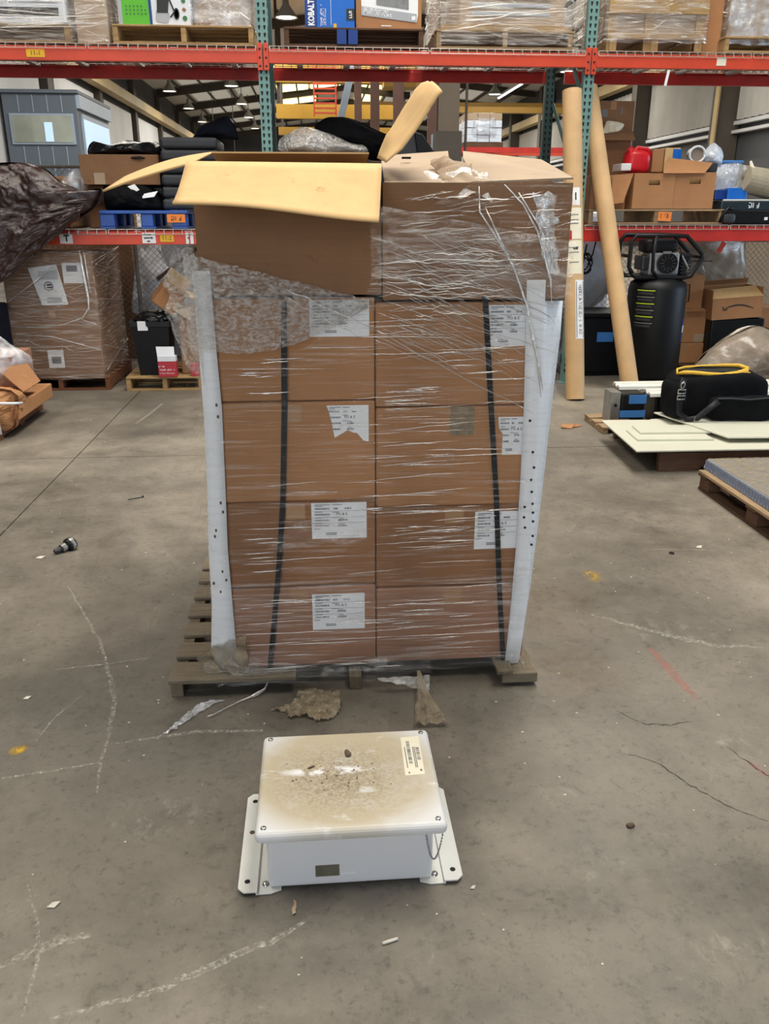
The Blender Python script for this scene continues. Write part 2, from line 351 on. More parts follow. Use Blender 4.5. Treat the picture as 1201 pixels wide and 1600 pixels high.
# lid of the enclosure: white paint under a brown dirt film that is worn off in places
m, nt, bs, out = nodes('dirty_lid')
a = noise_tex(nt, (1,1,1), 9, 8, .65, .4); b = noise_tex(nt, (1,1,1), 150, 6, .7); e = noise_tex(nt, (1,2.2,1), 6, 5, .6, loc=(.31,.2,0)); wv = noise_tex(nt, (1,1,1), 20, 5, .7)
def oval(loc, sc, r0, r1):
    tc = N(nt, 'ShaderNodeTexCoord'); mp = N(nt, 'ShaderNodeMapping'); nt.links.new(tc.outputs['Object'], mp.inputs[0]); mp.inputs['Location'].default_value = loc; mp.inputs['Scale'].default_value = sc
    ln = N(nt, 'ShaderNodeVectorMath', operation='LENGTH'); nt.links.new(mp.outputs[0], ln.inputs[0])
    return ramp(nt, ln.outputs['Value'], [(r0, G(1)), (r1, G(0))])
cover = oval((.01*3.6, -.005*4.2, 0), (3.6,4.2,0), .72, 1.2)
tan = mix(nt, 1.0, cover, ramp(nt, a, [(.26, G(.5)), (.5, G(1.0))]), 'MULTIPLY')
k = mix(nt, tan, lin('#d6d6d6'), lin('#b9ad93'))
spot = oval((.02*4, .01*5, 0), (4,5,0), .05, .85)
sp = mix(nt, 1.0, spot, ramp(nt, b, [(.42, G(.12)), (.60, G(1.0))]), 'MULTIPLY')
k = mix(nt, mix(nt, 1.0, sp, G(.75), 'MULTIPLY'), k, lin('#5d4f3a'))
streak = mix(nt, 1.0, oval((.055*7.5, -.020*50, 0), (7.5,50,0), .55, 1.0), ramp(nt, wv, [(.44, G(0)), (.54, G(.9))]), 'MULTIPLY')
k = mix(nt, streak, k, lin('#e9e9ea'))
k = mix(nt, ramp(nt, e, [(.60, G(0)), (.68, G(.85))]), k, lin('#e3e4e6'))
nt.links.new(k, bs.inputs['Base Color']); bs.inputs['Roughness'].default_value = .5; MAT['dirty_lid'] = m

# ================================================================== THE SETTING
floor = MB().bx(-12, 16, -12, 97, -.2, -.012).build('floor', 'joint_fill', kind='structure')
MWf = floor
JX, JY, gp = -1.586, 5.297, .004
for x0, x1 in ((-12, JX-gp), (JX+gp, 16)):
    for y0, y1 in ((-12, JY-gp), (JY+gp, 97)):
        MB().bx(x0, x1, y0, y1, -.15, 0).build('slab', 'concrete', floor)
def ribbon(name, pts, wd, mat, z=.0006, jit=0, seed=1, steps=6):
    rnd = random.Random(seed); P = []
    for i in range(len(pts)-1):
        a, b = Vector(pts[i]), Vector(pts[i+1])
        for k in range(steps): P.append(a.lerp(b, k/steps) + Vector((rnd.uniform(-jit, jit), rnd.uniform(-jit, jit))))
    P.append(Vector(pts[-1])); mb = MB(); vs = []
    for i, p in enumerate(P):
        d = (P[min(i+1, len(P)-1)] - P[max(0, i-1)]).normalized(); n = Vector((-d.y, d.x))
        wv = wd*(.35+.65*math.sin(math.pi*(i+.3)/(len(P)+.2)))/2
        vs += [(p.x+n.x*wv, p.y+n.y*wv, z), (p.x-n.x*wv, p.y-n.y*wv, z)]
    mb.add(vs, [(2*i, 2*i+1, 2*i+3, 2*i+2) for i in range(len(P)-1)])
    return mb.build(name, mat, floor)
def patch(name, cx, cy, rx, ry, mat, z=.0005, rot=0):
    n = 28; mb = MB(); rnd = random.Random(int(cx*100+cy*10))
    vs = []
    for k in range(n):
        a = 2*math.pi*k/n; q = .8+.25*noise.noise((math.cos(a)*1.7+cx, math.sin(a)*1.7+cy, 0))
        x, y = rx*q*math.cos(a), ry*q*math.sin(a)
        vs.append((cx+x*math.cos(rot)-y*math.sin(rot), cy+x*math.sin(rot)+y*math.cos(rot), z))
    mb.add(vs, [tuple(range(n))]); return mb.build(name, mat, floor)
ribbon('scratch', [(-1.09,3.3),(-.98,3.08),(-.82,2.76),(-.74,2.53),(-.69,2.37),(-.67,2.22),(-.66,2.06),(-.64,1.92)], 0.015, 'chalk_white', jit=.004)
ribbon('scratch', [(-.71,1.37),(-.66,1.40),(-.60,1.43),(-.53,1.44)], 0.028, 'chalk_white', jit=.004, seed=2)
ribbon('scratch', [(-.56,1.24),(-.36,1.29),(-.26,1.34),(-.14,1.39),(-.05,1.45)], 0.019, 'chalk_white', jit=.004, seed=3)
ribbon('scratch', [(-.80,2.44),(-.86,2.30),(-.88,2.18)], 0.007, 'chalk_white', seed=4)
ribbon('scratch', [(-.64,2.15),(-.4,2.19),(-.2,2.18)], 0.017, 'chalk_white', seed=5)
ribbon('scratch', [(-1.30,6.9),(-1.34,6.5),(-1.38,6.2)], 0.028, 'chalk_white', seed=6)
ribbon('scratch', [(-.95,2.6),(-.80,2.62),(-.62,2.66)], 0.010, 'chalk_white', seed=7)
ribbon('scratch', [(-.98,2.0),(-.8,2.03),(-.66,2.06)], 0.011, 'chalk_white', seed=8)
ribbon('scratch', [(-.72,1.6),(-.66,1.48),(-.63,1.38),(-.62,1.25)], 0.009, 'chalk_white', seed=9)
ribbon('scratch', [(1.05,2.86),(1.22,2.72),(1.38,2.6),(1.6,2.55)], 0.030, 'chalk_white', jit=.01, seed=10)
ribbon('scratch', [(1.5,3.5),(1.72,3.48),(1.86,3.46)], 0.007, 'chalk_white', seed=12)
for i, (x, y, rx, ry) in enumerate([(1.3,2.7,.35,.22),(.62,1.55,.3,.12),(.85,1.3,.25,.15),(-.75,3.6,.3,.2),(-.45,1.8,.3,.2),(1.2,2.0,.3,.15),(-.68,1.28,.2,.08)]):
    patch('scuff', x, y, rx, ry, 'chalk_faint', .0004)
patch('paint_mark', 1.175, 3.22, .06, .115, 'paint_yellow', rot=.25); patch('paint_mark', -.92, 2.14, .05, .03, 'paint_yellow', rot=.6)
ribbon('chalk_line', [(1.18,2.58),(1.19,2.44),(1.205,2.24)], .035, 'chalk_red', jit=.004); ribbon('chalk_line', [(1.21,1.92),(1.25,1.8)], .02, 'chalk_red')
ribbon('crack', [(.92,2.2),(.98,2.12),(1.06,2.11),(1.14,2.12)], .005, 'crack_dark', jit=.004, seed=3)
ribbon('crack', [(.85,1.99),(.94,1.94),(.98,1.86),(1.02,1.79),(1.08,1.72),(1.14,1.67)], .005, 'crack_dark', jit=.005, seed=4)
ribbon('crack', [(1.18,1.99),(1.22,1.88),(1.27,1.8)], .005, 'crack_dark', jit=.004, seed=5)
for x, y, rx, ry in [(.95,3.0,.35,.6),(.85,2.45,.3,.35)]: patch('stain', x, y, rx, ry, 'stain_rust')
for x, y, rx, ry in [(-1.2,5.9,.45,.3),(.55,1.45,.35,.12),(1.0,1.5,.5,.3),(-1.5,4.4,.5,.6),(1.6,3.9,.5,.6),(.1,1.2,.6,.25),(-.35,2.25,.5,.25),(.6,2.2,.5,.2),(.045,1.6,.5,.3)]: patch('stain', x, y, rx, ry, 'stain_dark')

# ---- building shell: X -10 .. 15, gable roof, bays of about 8.3 m
def roof_z(x): return 9.0 + (1.5 if x <= 3 else 1.5) - abs(x-3)*.115
ceil = MB().add([(-10.2,-12,roof_z(-10)),(3,-12,roof_z(3)),(15.2,-12,roof_z(15)),(15.2,97,roof_z(15)),(3,97,roof_z(3)),(-10.2,97,roof_z(-10))], [(0,1,4,5),(1,2,3,4)]).build('ceiling', 'roof_sheet', kind='structure', solid=.08)
for y in [27.5+8.3*k for k in range(9)] + [19.2, 10.9, 2.6, -5.7]:
    mb = MB()
    for xa, xb in ((-10,3),(3,15)):
        za, zb = roof_z(xa), roof_z(xb)
        mb.add([(xa,y-.12,za-.55),(xb,y-.12,zb-.40),(xb,y+.12,zb-.40),(xa,y+.12,za-.55),(xa,y-.12,za-.06),(xb,y-.12,zb-.06),(xb,y+.12,zb-.06),(xa,y+.12,za-.06)], [(0,3,2,1),(4,5,6,7),(0,1,5,4),(1,2,6,5),(2,3,7,6),(3,0,4,7)])
    mb.build('rafter', 'rafter', ceil)
for x in (-8.5,-7,-5.5,-4,-2.5,-1,.5,2,4.2,5.8,7.4,9,10.6,12.2,13.8):
    MB().bx(x-.05, x+.05, 8, 96, roof_z(x)-.2, roof_z(x)-.05).build('purlin', 'rafter', ceil)
for x0, x1, y0, y1 in [(-2.4,-.2,57,60.2),(.0,2.2,57,60.2),(-2.4,-.2,65,68.4),(.0,2.2,65,68.4),(3.6,5.6,66,70),(3.6,5.6,73,77),(3.2,5.2,81,85),(7.0,8.2,36,46),(-2.4,.4,73,76),(5.6,7.4,81,85)]:
    MB().add([(x0,y0,roof_z(x0)-.1),(x1,y0,roof_z(x1)-.1),(x1,y1,roof_z(x1)-.1),(x0,y1,roof_z(x0)-.1)], [(0,1,2,3)]).build('skylight_panel', 'skylight_glow', ceil)
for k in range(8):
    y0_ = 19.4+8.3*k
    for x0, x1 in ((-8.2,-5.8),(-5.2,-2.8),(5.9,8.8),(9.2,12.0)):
        MB().add([(x0,y0_+.9,roof_z(x0)-.085),(x1,y0_+.9,roof_z(x1)-.085),(x1,y0_+7.2,roof_z(x1)-.085),(x0,y0_+7.2,roof_z(x0)-.085)], [(0,1,2,3)]).build('glowing_sheet', 'roof_sheet_glow', ceil)  # faint glow added to lift the dark roof; the sheets are no lamps
wl = MB().bx(-10.3, -10.1, -12, 97, 0, 9.4).build('wall_left', 'wall_dark', kind='structure')
for k in range(9):
    y = 19.2+8.3*k
    MB().bx(-10.1, -9.95, y+1.0, y+7.3, .3, 6.6).build('panel', 'wall_light', wl)
    MB().bx(-10.1, -9.82, y-.3, y+.3, 0, 8.6).build('column', 'column', wl)
MB().bx(-9.8, -9.35, 14, 96, 6.85, 7.3).build('runway_beam', 'runway', wl)
wr = MB().bx(15.1, 15.3, -12, 97, 0, 9.4).build('wall_right', 'wall_dark', kind='structure')
for k in range(9):
    y = 23.0+8.3*k
    mb = MB(); n = 30; pts = []
    for i in range(n+1):
        yy = y+.4+7.5*i/n; pts.append((15.06 if (i//1 % 2) else 14.88, yy))
    for i in range(n): mb.add([(pts[i][0],pts[i][1],4.55),(pts[i+1][0],pts[i+1][1],4.55),(pts[i+1][0],pts[i+1][1],6.7),(pts[i][0],pts[i][1],6.7)], [(0,1,2,3)])
    mb.build('panel', 'wall_sheet', wr, solid=.01)
    MB().bx(14.85, 15.05, y+.3, y+8.0, 4.38, 4.50).build('sill', 'wall_light', wr)
    MB().bx(14.8, 15.05, y+.3, y+8.0, 4.10, 4.20).build('sill', 'wall_light', wr)
    MB().bx(14.95, 15.08, y+.5, y+7.6, .3, 3.2).build('lower_panel', 'wall_light' if k > 2 else 'wall_dark', wr)
    MB().bx(14.25, 15.05, y-.3, y+.3, 0, 8.8).build('column', 'column', wr)
MB().bx(14.3, 14.75, 18, 96, 6.88, 7.32).build('runway_beam', 'runway', wr)
MB().tube([(14.1,30.9,.2),(14.1,30.9,4.0),(14.1,30.9,7.0)], .09, 8).build('pipe', 'runway', wr)
MB().bx(-10.3, 15.3, 96.8, 97, 0, 10.4).build('wall_back', 'wall_dark', kind='structure')
# inner row of columns behind the rack
col = thing('building_column', 'thick brown steel building column rising behind the centre of the rack', 'column', (1.98, 13.2, 0), kind='structure')
col.name = 'trim_1'
MB().bx(1.83, 2.13, 13.05, 13.09, 0, 9.4).bx(1.83, 2.13, 13.31, 13.35, 0, 9.4).bx(1.96, 2.0, 13.09, 13.31, 0, 9.4).build('flange_section', 'column_tan', col)
MB().bx(1.80, 2.17, 13.0, 13.4, 2.15, 2.6).build('splice_plate', 'column', col)
MB().tube([(2.24,13.1,0),(2.24,13.1,9)], .02, 8).build('conduit', 'column', col)
for i, (x, y, r) in enumerate([(.92,18,.07),(1.28,18.4,.09),(1.70,17.8,.10),(2.55,19,.12)]):
    c = thing('steel_post', ['thin dark rust-brown steel post behind the black cloth heap', 'dark rust-brown steel post second from the left behind the black cloth', 'thickest rust-brown steel post just left of the raised cardboard flap', 'dark steel post partly hidden by the raised cardboard flap'][i], 'post', (x,y,0), group='steel posts behind the rack')
    MB().bx(x-r, x+r, y-.05, y+.05, 0, 7).build('shaft', 'rust_post', c); MB().bx(x-r*2, x+r*2, y-.2, y+.2, 0, .03).build('base_plate', 'rust_post', c)

# high-bay lamps
def lamp(x, y, z, label):
    t = thing('high_bay_lamp', label, 'lamp', (x,y,z), group='high-bay lamps under the roof')
    M4 = Matrix.Translation((x,y,z))
    MB().lathe([(.02,.62),(.10,.6),(.12,.42),(.16,.36),(.40,.04),(.42,0),(.38,0),(.15,.33)], 16, M4).build('shade', 'galv', t, smooth=True)
    MB().lathe([(1e-4,.05),(.37,.05),(.37,.03),(1e-4,.03)], 16, M4).build('bulb_disc', 'lamp_glow', t)
    MB().cyl((x,y,z+.6), (x,y,roof_z(x)-.06), .02, n=6).build('hanger', 'dark_steel', t)
for a in [(-8.1,53.7,8.0,'glowing round lamp above the yellow runway beam, left of two in its row'),(-4.35,51.3,8.0,'glowing round lamp beside the left teal upright, nearest row below the red beam'),
          (-8.2,62.2,8.0,'glowing round lamp, second down of the left column of three'),(-4.45,59.4,8.0,'glowing round lamp, second down beside the left teal upright'),
          (-8.4,71,8.0,'lowest glowing lamp of the left column above the dark trays'),(-4.6,67.5,8.0,'third glowing lamp down beside the left teal upright'),
          (-4.7,76,8.0,'lowest glowing lamp beside the left teal upright'),(-.8,33.9,8.0,'round lamp hanging left of the blue printed box on the upper shelf'),
          (10.8,53.5,8.0,'round lamp under the yellow crane girders above the white wrapped load'),(12.7,45,8.0,'round lamp left of the tall cardboard tube near the rear upright'),(12.7,62,8.0,'small far lamp under the crane right of the white wrapped load')]: lamp(*a)
t = thing('fluorescent_fixture', 'long white fluorescent strip hanging under the right roof slope', 'light strip', (11.33,51.9,8))
MB().bx(11.25,11.41,48.8,55,8.0,8.12).build('housing', 'wall_light', t); MB().bx(11.28,11.38,48.9,54.9,7.94,8.0).build('tube', 'tube_glow', t)
for y_ in (49.5,54.3): MB().cyl((11.33,y_,8.12),(11.33,y_,roof_z(11.33)-.04),.02,n=6).build('hanger', 'dark_steel', t)
t = thing('fluorescent_fixture', 'short horizontal fluorescent strip low behind the navy cloth', 'light strip', (-5.9,60,4.3))
MB().bx(-6.6,-4.9,59.9,60.1,4.5,4.62).build('housing', 'wall_light', t); MB().bx(-6.5,-5.0,59.95,60.05,4.42,4.5).build('tube', 'tube_glow', t)
for x_ in (-6.4,-5.1): MB().cyl((x_,60,4.62),(x_,60,roof_z(x_)-.04),.02,n=6).build('hanger', 'dark_steel', t)

# yellow overhead cranes
t = thing('overhead_crane', 'yellow double-girder overhead crane spanning the hall at right', 'crane', (8,46,6))
MB().bx(2.6,14.0,45.0,45.4,6.15,6.42).build('girder', 'crane_yellow', t); MB().bx(2.6,14.0,47.4,47.8,6.62,6.88).build('girder', 'crane_yellow', t)
MB().bx(13.6,14.0,43.9,48.9,6.4,6.8).build('end_carriage', 'crane_yellow', t); MB().bx(5.2,6.3,44.6,48.0,6.9,7.6).build('trolley', 'crane_yellow', t)
t = thing('overhead_crane', 'deep yellow crane girder with ladder and hoist behind the black cloth', 'crane', (1.5,40,5.5))
MB().bx(-1.5,4.2,40,40.5,6.75,7.5).build('girder', 'crane_yellow', t); MB().bx(-1.6,4.2,42.2,42.6,5.55,6.15).build('girder', 'crane_yellow', t)
MB().bx(-1.6,4.2,44.0,44.3,5.0,5.35).build('walkway', 'crane_yellow', t)
mb = MB()
for k in range(12): mb.bx(.15,1.05,39.6,39.75,5.5+k*.19,5.56+k*.19)
mb.bx(.10,.16,39.6,39.7,5.4,7.8).bx(1.04,1.10,39.6,39.7,5.4,7.8).build('ladder', 'rack_red', t)
MB().bx(3.1,4.5,39.0,40.2,6.5,7.4).build('hoist', 'crane_yellow', t)
for x_ in (-1.4,4.0):
    for y_ in (40.2,42.4,44.1): MB().bx(x_-.06,x_+.06,y_-.06,y_+.06,5.1 if y_ > 43 else 6.0,roof_z(x_)-.04).build('hanger', 'rafter', t)
MB().box((1.45,39.3,6.0),(.30,.16,3.0),(0,R(15),0)).build('cable_channel', 'office_trim', t, bev=.01)

# site office against the left wall
t = thing('site_office', 'grey panelled two-storey site office with wide lit windows', 'office', (-8.6,30,0))
MB().bx(-9.8,-7.5,30,34.4,0,5.05).build('cabin', 'office', t, bev=.02)
mb = MB()
for x in (-9.3,-8.85,-8.4,-7.95): mb.bx(x-.012,x+.012,29.985,30,0,3.5).bx(x-.012,x+.012,29.985,30,4.5,5.0)
mb.build('panel_joint', 'office_trim', t)
f = MB().bx(-9.62,-7.62,29.94,30.02,3.55,4.46).build('window_frame', 'office_trim', t)
MB().bx(-9.55,-7.69,29.92,29.95,3.61,4.40).build('pane', 'glass_office', f); MB().bx(-8.55,-8.3,29.90,29.925,3.63,4.2).build('pane_reflection', 'window_glow', f)  # the bright reflection on the pane is a glowing strip
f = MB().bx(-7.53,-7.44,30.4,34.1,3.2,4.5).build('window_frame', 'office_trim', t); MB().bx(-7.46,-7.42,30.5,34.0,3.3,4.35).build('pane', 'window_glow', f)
MB().bx(-9.9,-7.4,29.9,34.5,5.05,5.15).build('roof', 'office', t); MB().bx(-7.5,-7.38,30.0,34.4,4.62,5.02).build('fascia', 'office_trim', t)

# far goods seen through the rack
t = thing('wrapped_pallet_load', 'far white wrapped stack of boxes on a red shelf', 'pallet load', (3.9,20.5,0))
MB().bx(3.4,4.3,20.1,21.1,2.87,2.97).build('pallet', 'dark_wood', t)
k = 0
for iz in range(4):
    for ix in range(3):
        MB().bx(3.43+ix*.28,3.43+ix*.28+.27,20.12+.02*((ix+iz)%2),21.0,2.98+iz*.15,2.98+iz*.15+.142).build('carton', 'milky' if iz < 3 else 'cardboard_grey', t, bev=.008)
MB().blob([(3.41,2.96),(4.30,2.96),(4.30,3.5),(4.22,3.62),(3.6,3.62),(3.41,3.5)], 20.55, 1.1, .02, 4, 4).build('film', 'film_clear', t, smooth=True)
t = thing('storage_rack', 'far red storage rack carrying the white wrapped load', 'rack', (3.9,20.5,0))
MB().bx(2.6,6.6,20.05,20.15,2.76,2.87).build('beam', 'rack_red_dark', t); MB().bx(2.6,6.6,21.05,21.15,2.76,2.87).build('beam', 'rack_red', t)
MB().bx(2.6,2.68,20.05,20.15,0,3.0).build('upright', 'rack_teal_dark', t); MB().bx(6.6,6.68,20.05,20.15,0,3.0).build('upright', 'rack_teal_dark', t)
t = thing('metal_cabinet', 'far white cabinet right of the raised cardboard flap', 'cabinet', (2.6,17.5,0))
MB().bx(2.38,2.86,17.5,18.0,0,2.95).build('body', 'office_trim', t, bev=.01); MB().bx(2.40,2.84,17.47,17.5,1.6,2.93).build('door', 'white_gloss', t, bev=.005); MB().bx(2.80,2.82,17.45,17.47,2.2,2.35).build('handle', 'steel', t)

# ================================================================== THE RACK
rack = thing('pallet_rack', 'teal and red pallet rack with wire decks across the whole picture', 'pallet rack', (1.0,7.95,0))
def upright(x, y, z1, mat, slots=True):
    p = MB()
    p.bx(x-.043,x+.043,y-.002,y+.004,0,z1).bx(x-.043,x-.037,y+.004,y+.07,0,z1).bx(x+.037,x+.043,y+.004,y+.07,0,z1).bx(x-.043,x-.025,y+.064,y+.07,0,z1).bx(x+.025,x+.043,y+.064,y+.07,0,z1)
    o = p.build('upright', mat, rack)
    if slots:
        s = MB(); z = .1
        while z < 3.3:
            for dx in (-.021,.021):
                c = [(x+dx-.009,z+.03),(x+dx-.009,z+.018),(x+dx-.004,z),(x+dx+.004,z),(x+dx+.009,z+.018),(x+dx+.009,z+.03)]
                s.prism(c, y-.0035, y-.001, 'y')
            z += .052
        s.build('slot_row', 'slot_black', o, kind='stuff')
        s = MB(); z = .1
        while z < 3.3: s.bx(x+.0425,x+.0445,y+.025,y+.043,z,z+.028); z += .052
        s.build('slot_row', 'slot_black', o, kind='stuff')
    MB().bx(x-.07,x+.07,y-.03,y+.1,0,.008).build('foot_plate', mat, o)
    return o
XU = (-3.09, -.372, 2.30, 5.02)
for i, x in enumerate(XU):
    upright(x, 7.5, 4.2, 'rack_teal', i in (1,2)); upright(x-(.09 if i == 2 else 0), 8.38, 4.2, 'rack_teal_dark', i == 2)
    xr = x-(.05 if i == 2 else 0)
    for z0, z1 in ((.2,1.0),(1.0,1.8),(1.8,2.45),(2.45,3.2),(3.2,4.0)):
        MB().tube([(xr,7.56,z0),(xr,8.4,z1)], .018, 4).build('brace', 'rack_teal_dark', rack)
    for z in (.2,1.72,2.72,4.0): MB().bx(xr-.015,xr+.015,7.57,8.39,z-.02,z+.02).build('brace', 'rack_teal_dark', rack)
def beam(x0, x1, y, z0, z1, mat, conn=True):
    b = MB().bx(x0,x1,y-.035,y+.005,z0,z1-.022).bx(x0,x1,y-.018,y+.005,z1-.022,z1).build('beam', mat, rack, bev=.003)
    if conn:
        for xe, sg in ((x0,-1),(x1,1)):
            MB().bx(min(xe,xe+sg*.04),max(xe,xe+sg*.04),y-.03,y-.004,z0-.05,z1+.04).build('connector', mat, b, bev=.002)
            for k in range(3): MB().cyl((xe+sg*.02,y-.034,z0-.02+k*.06),(xe+sg*.02,y-.028,z0-.02+k*.06),.008,n=8).build('rivet', 'slot_black', b)
    return b
BX = ((-3.045,-.417),(-.327,2.255),(2.345,4.975))
beams = {}
for i, (x0, x1) in enumerate(BX):
    for j, (z0, z1) in enumerate(((2.615,2.72), ((1.24,1.345),(1.24,1.345),(1.255,1.375))[i])):
        beams[i,j] = beam(x0, x1, 7.5, z0, z1, 'rack_red' if not (i == 2 and j) else 'rack_red_dark'); beam(x0, x1, 8.42, z0, z1, 'rack_red_dark', False)  # rear beams take a darker red, their shade put into the colour
def deck(x0, x1, z, label):
    t = thing('wire_deck', label, 'wire deck', ((x0+x1)/2,7.95,z), group='wire decks on the rack')
    mb = MB(); n = int((x1-x0)/.073)
    for k in range(n+1):
        x = x0+(x1-x0)*k/n; mb.tube([(x,7.458,z-.028),(x,7.462,z+.004),(x,8.44,z+.004),(x,8.445,z-.03)], .0032, 4)
    for k in range(9): y = 7.47+k*.12; mb.tube([(x0,y,z+.008),(x1,y,z+.008)], .0032, 4)
    mb.tube([(x0,7.456,z-.028),(x1,7.456,z-.028)], .0032, 4)
    mb.build('wire_mesh', 'deck_wire', t, kind='stuff')
    for k in range(3):
        x = x0+(x1-x0)*(.18+.32*k); MB().bx(x-.025,x+.025,7.49,8.40,z-.030,z-.004).build('support_channel', 'galv', t)
for i, (x0, x1) in enumerate(BX):
    zu, zl = 2.728, (1.352,1.352,1.382)[i]; xm = (x0+x1)/2
    A = ['left bay', 'centre bay', 'right bay'][i]
    deck(x0+.01, xm-.01, zu, f'wire mesh deck on the upper beams, left half of the {A}'); deck(xm+.01, x1-.01, zu, f'wire mesh deck on the upper beams, right half of the {A}')
    deck(x0+.01, xm-.01, zl, f'wire mesh deck on the lower beams, left half of the {A}'); deck(xm+.01, x1-.01, zl, f'wire mesh deck on the lower beams, right half of the {A}')
def sign(parent, x0, x1, z0, z1, y, mat, txt=None, size=.03, ink='ink', name='sticker'):
    s = MB().bx(x0,x1,y-.002,y,z0,z1).build(name, mat, parent)
    if txt: text(txt, size, ink, s, ((x0+x1)/2, y-.003, (z0+z1)/2))
    return s
sign(beams[0,0], -2.20,-2.06, 2.635,2.69, 7.464, 'yellow_paper', '11-1', .045)
sign(beams[0,1], -1.30,-1.188, 1.262,1.317, 7.464, 'yellow_paper', '11-2', .045)
dx = -.123
s = sign(beams[0,1], -1.448,-1.337, 1.25,1.335, 7.464, 'paper')
MB().bx(-1.31+dx,-1.25+dx,7.460,7.462,1.318,1.328).prism([(a_+dx,b_) for a_,b_ in [(-1.31,1.298),(-1.25,1.298),(-1.25,1.304),(-1.232,1.293),(-1.25,1.284),(-1.25,1.29),(-1.31,1.288)]],7.460,7.462,'y').bx(-1.285+dx,-1.262+dx,7.460,7.462,1.262,1.272).build('print', 'ink', s)
s = sign(beams[0,1], -2.125,-2.021, 1.25,1.33, 7.464, 'paper'); text('T', .07, 'ink', s, (-2.07,7.461,1.29), bold=.003)
s = sign(beams[0,1], -1.087,-1.023, 1.245,1.335, 7.464, 'paper'); MB().bx(-1.06,-1.05,7.460,7.462,1.246,1.334).bx(-1.071,-1.06,7.460,7.462,1.285,1.30).build('print', 'red_print', s)
sign(beams[2,0], 3.36,3.44, 2.64,2.70, 7.464, 'paper_cream')
MB().box((2.95,7.462,2.545),(.022,.002,.12),(0,.15,0)).build('tag', 'paper', beams[2,0])

# ================================================================== THE CARTON STACK
def pallet(label, x0, x1, y0, y1, z0, h, mat, nb=7, bw=.09, runners='y', group=None, matr=None, top_along='x', rz=0, bottom=True, name='wooden_pallet', skip=()):
    """deck boards along x on three stringers along y"""
    t = thing(name, label, 'pallet', ((x0+x1)/2,(y0+y1)/2,z0), group=group); bt = .016; matr = matr or mat
    rnd = random.Random(int(x0*100+y0*10)); W = y1-y0
    for k in range(nb):
        if k in skip: continue
        b = bw*(1.25 if k in (0, nb-1) else 1); yc = y0+b/2+(W-b)*k/(nb-1)
        MB().bx(x0+rnd.uniform(-.01,.004),x1+rnd.uniform(-.004,.01),yc-b/2,yc+b/2,z0+h-bt,z0+h-rnd.uniform(0,.002)).build('deck_board', mat, t, bev=.003)
    for xs in (x0+.02,(x0+x1)/2,x1-.02):
        MB().bx(xs-.02,xs+.02,y0+.005,y1-.005,z0+(bt if bottom else 0),z0+h-bt).build('stringer', matr, t, bev=.003)
    if bottom:
        for yc in (y0+.05,(y0+y1)/2,y1-.05): MB().bx(x0,x1,yc-.045,yc+.045,z0,z0+bt).build('bottom_board', mat, t, bev=.002)
    return t
t = pallet('worn grey wooden pallet under the tall stack of cartons', -.51,.70,2.385,3.41,0,.068,'grey_wood',7,.10,bottom=False,matr='grey_wood_y',skip=(0,1))
MB().bx(-.512,-.30,2.535,2.635,.052,.068).build('deck_board', 'grey_wood', t, bev=.003)
MB().bx(-.515,-.10,2.38,2.50,.052,.068).build('deck_board', 'grey_wood', t, bev=.003)
MB().bx(.585,.705,2.365,2.46,.014,.050).build('deck_board', 'grey_wood', t, bev=.004)
MB().bx(.565,.62,2.36,2.50,.050,.066).build('broken_splinter', 'grey_wood_y', t, bev=.004)

X0, XL, XM, X1, Y0, Y1 = -.335, -.335, .168, .668, 2.44, 3.38
Lz = [.069,.36,.653,.968,1.27,1.622]; Rz = [.069,.345,.625,.945,1.255,1.578]
rndm = random.Random(5)
def label_print(parent, x0, x1, z0, z1, y, cut=None, full=True):
    """white shipping label with barcode rows; cut = outline (fractions) when torn"""
    W, H = x1-x0, z1-z0
    if cut: mb = MB().prism([(x0+u*W, z0+v*H) for u, v in cut], y-.0012, y, 'y')
    else: mb = MB().bx(x0,x1,y-.0012,y,z0,z1)
    s = mb.build('shipping_label', 'paper', parent); yy = y-.002; ink = MB(); gy = MB()
    def inside(u, v):
        if not cut: return True
        c = False; j = len(cut)-1
        for i in range(len(cut)):
            a, b = cut[i], cut[j]
            if (a[1] > v) != (b[1] > v) and u < (b[0]-a[0])*(v-a[1])/(b[1]-a[1])+a[0]: c = not c
            j = i
        return c
    def bars(u0, u1, v, hh):
        u = u0
        while u < u1:
            bw = rndm.choice((.006,.009,.014))
            if inside(u, v) and inside(u+bw, v-hh) and inside(u,v+hh): ink.bx(x0+u*W,x0+(u+bw)*W,yy-.0004,yy,z0+(v-hh)*H,z0+(v+hh)*H)
            u += bw+rndm.choice((.005,.008,.012))
    def line(u0, u1, v, hh=.008, m=gy):
        if inside(u0,v) and inside(u1,v): m.bx(x0+u0*W,x0+u1*W,yy-.0004,yy,z0+(v-hh)*H,z0+(v+hh)*H)
    for v in (.84,.68,.52,.36): bars(.06,.32,v,.022); line(.06,.2,v+.07); 
    for v in (.52,.36): bars(.48,.64,v,.022); line(.5,.6,v+.05)
    bars(.40,.48,.84,.022); bars(.60,.72,.84,.022); line(.02,.98,.77,.003); line(.02,.98,.60,.003); line(.02,.98,.44,.003); line(.38,.5,.74); line(.37,.5,.59)
    for v in (.16,.12): line(.25,.45,v,.012)
    line(.03,.15,.28); line(.06,.34,.95,.01); line(.38,.55,.95,.01)
    if ink.v: ink.build('barcode', 'ink', s)
    if gy.v: gy.build('print', 'ink_grey', s)
    if inside(.5,.68): text('PG & E', H*.10, 'ink', s, (x0+.55*W, yy-.0003, z0+.685*H))
    return s
names = ['lowest', 'second from floor', 'third from floor', 'just below the top carton']
boxes = {}
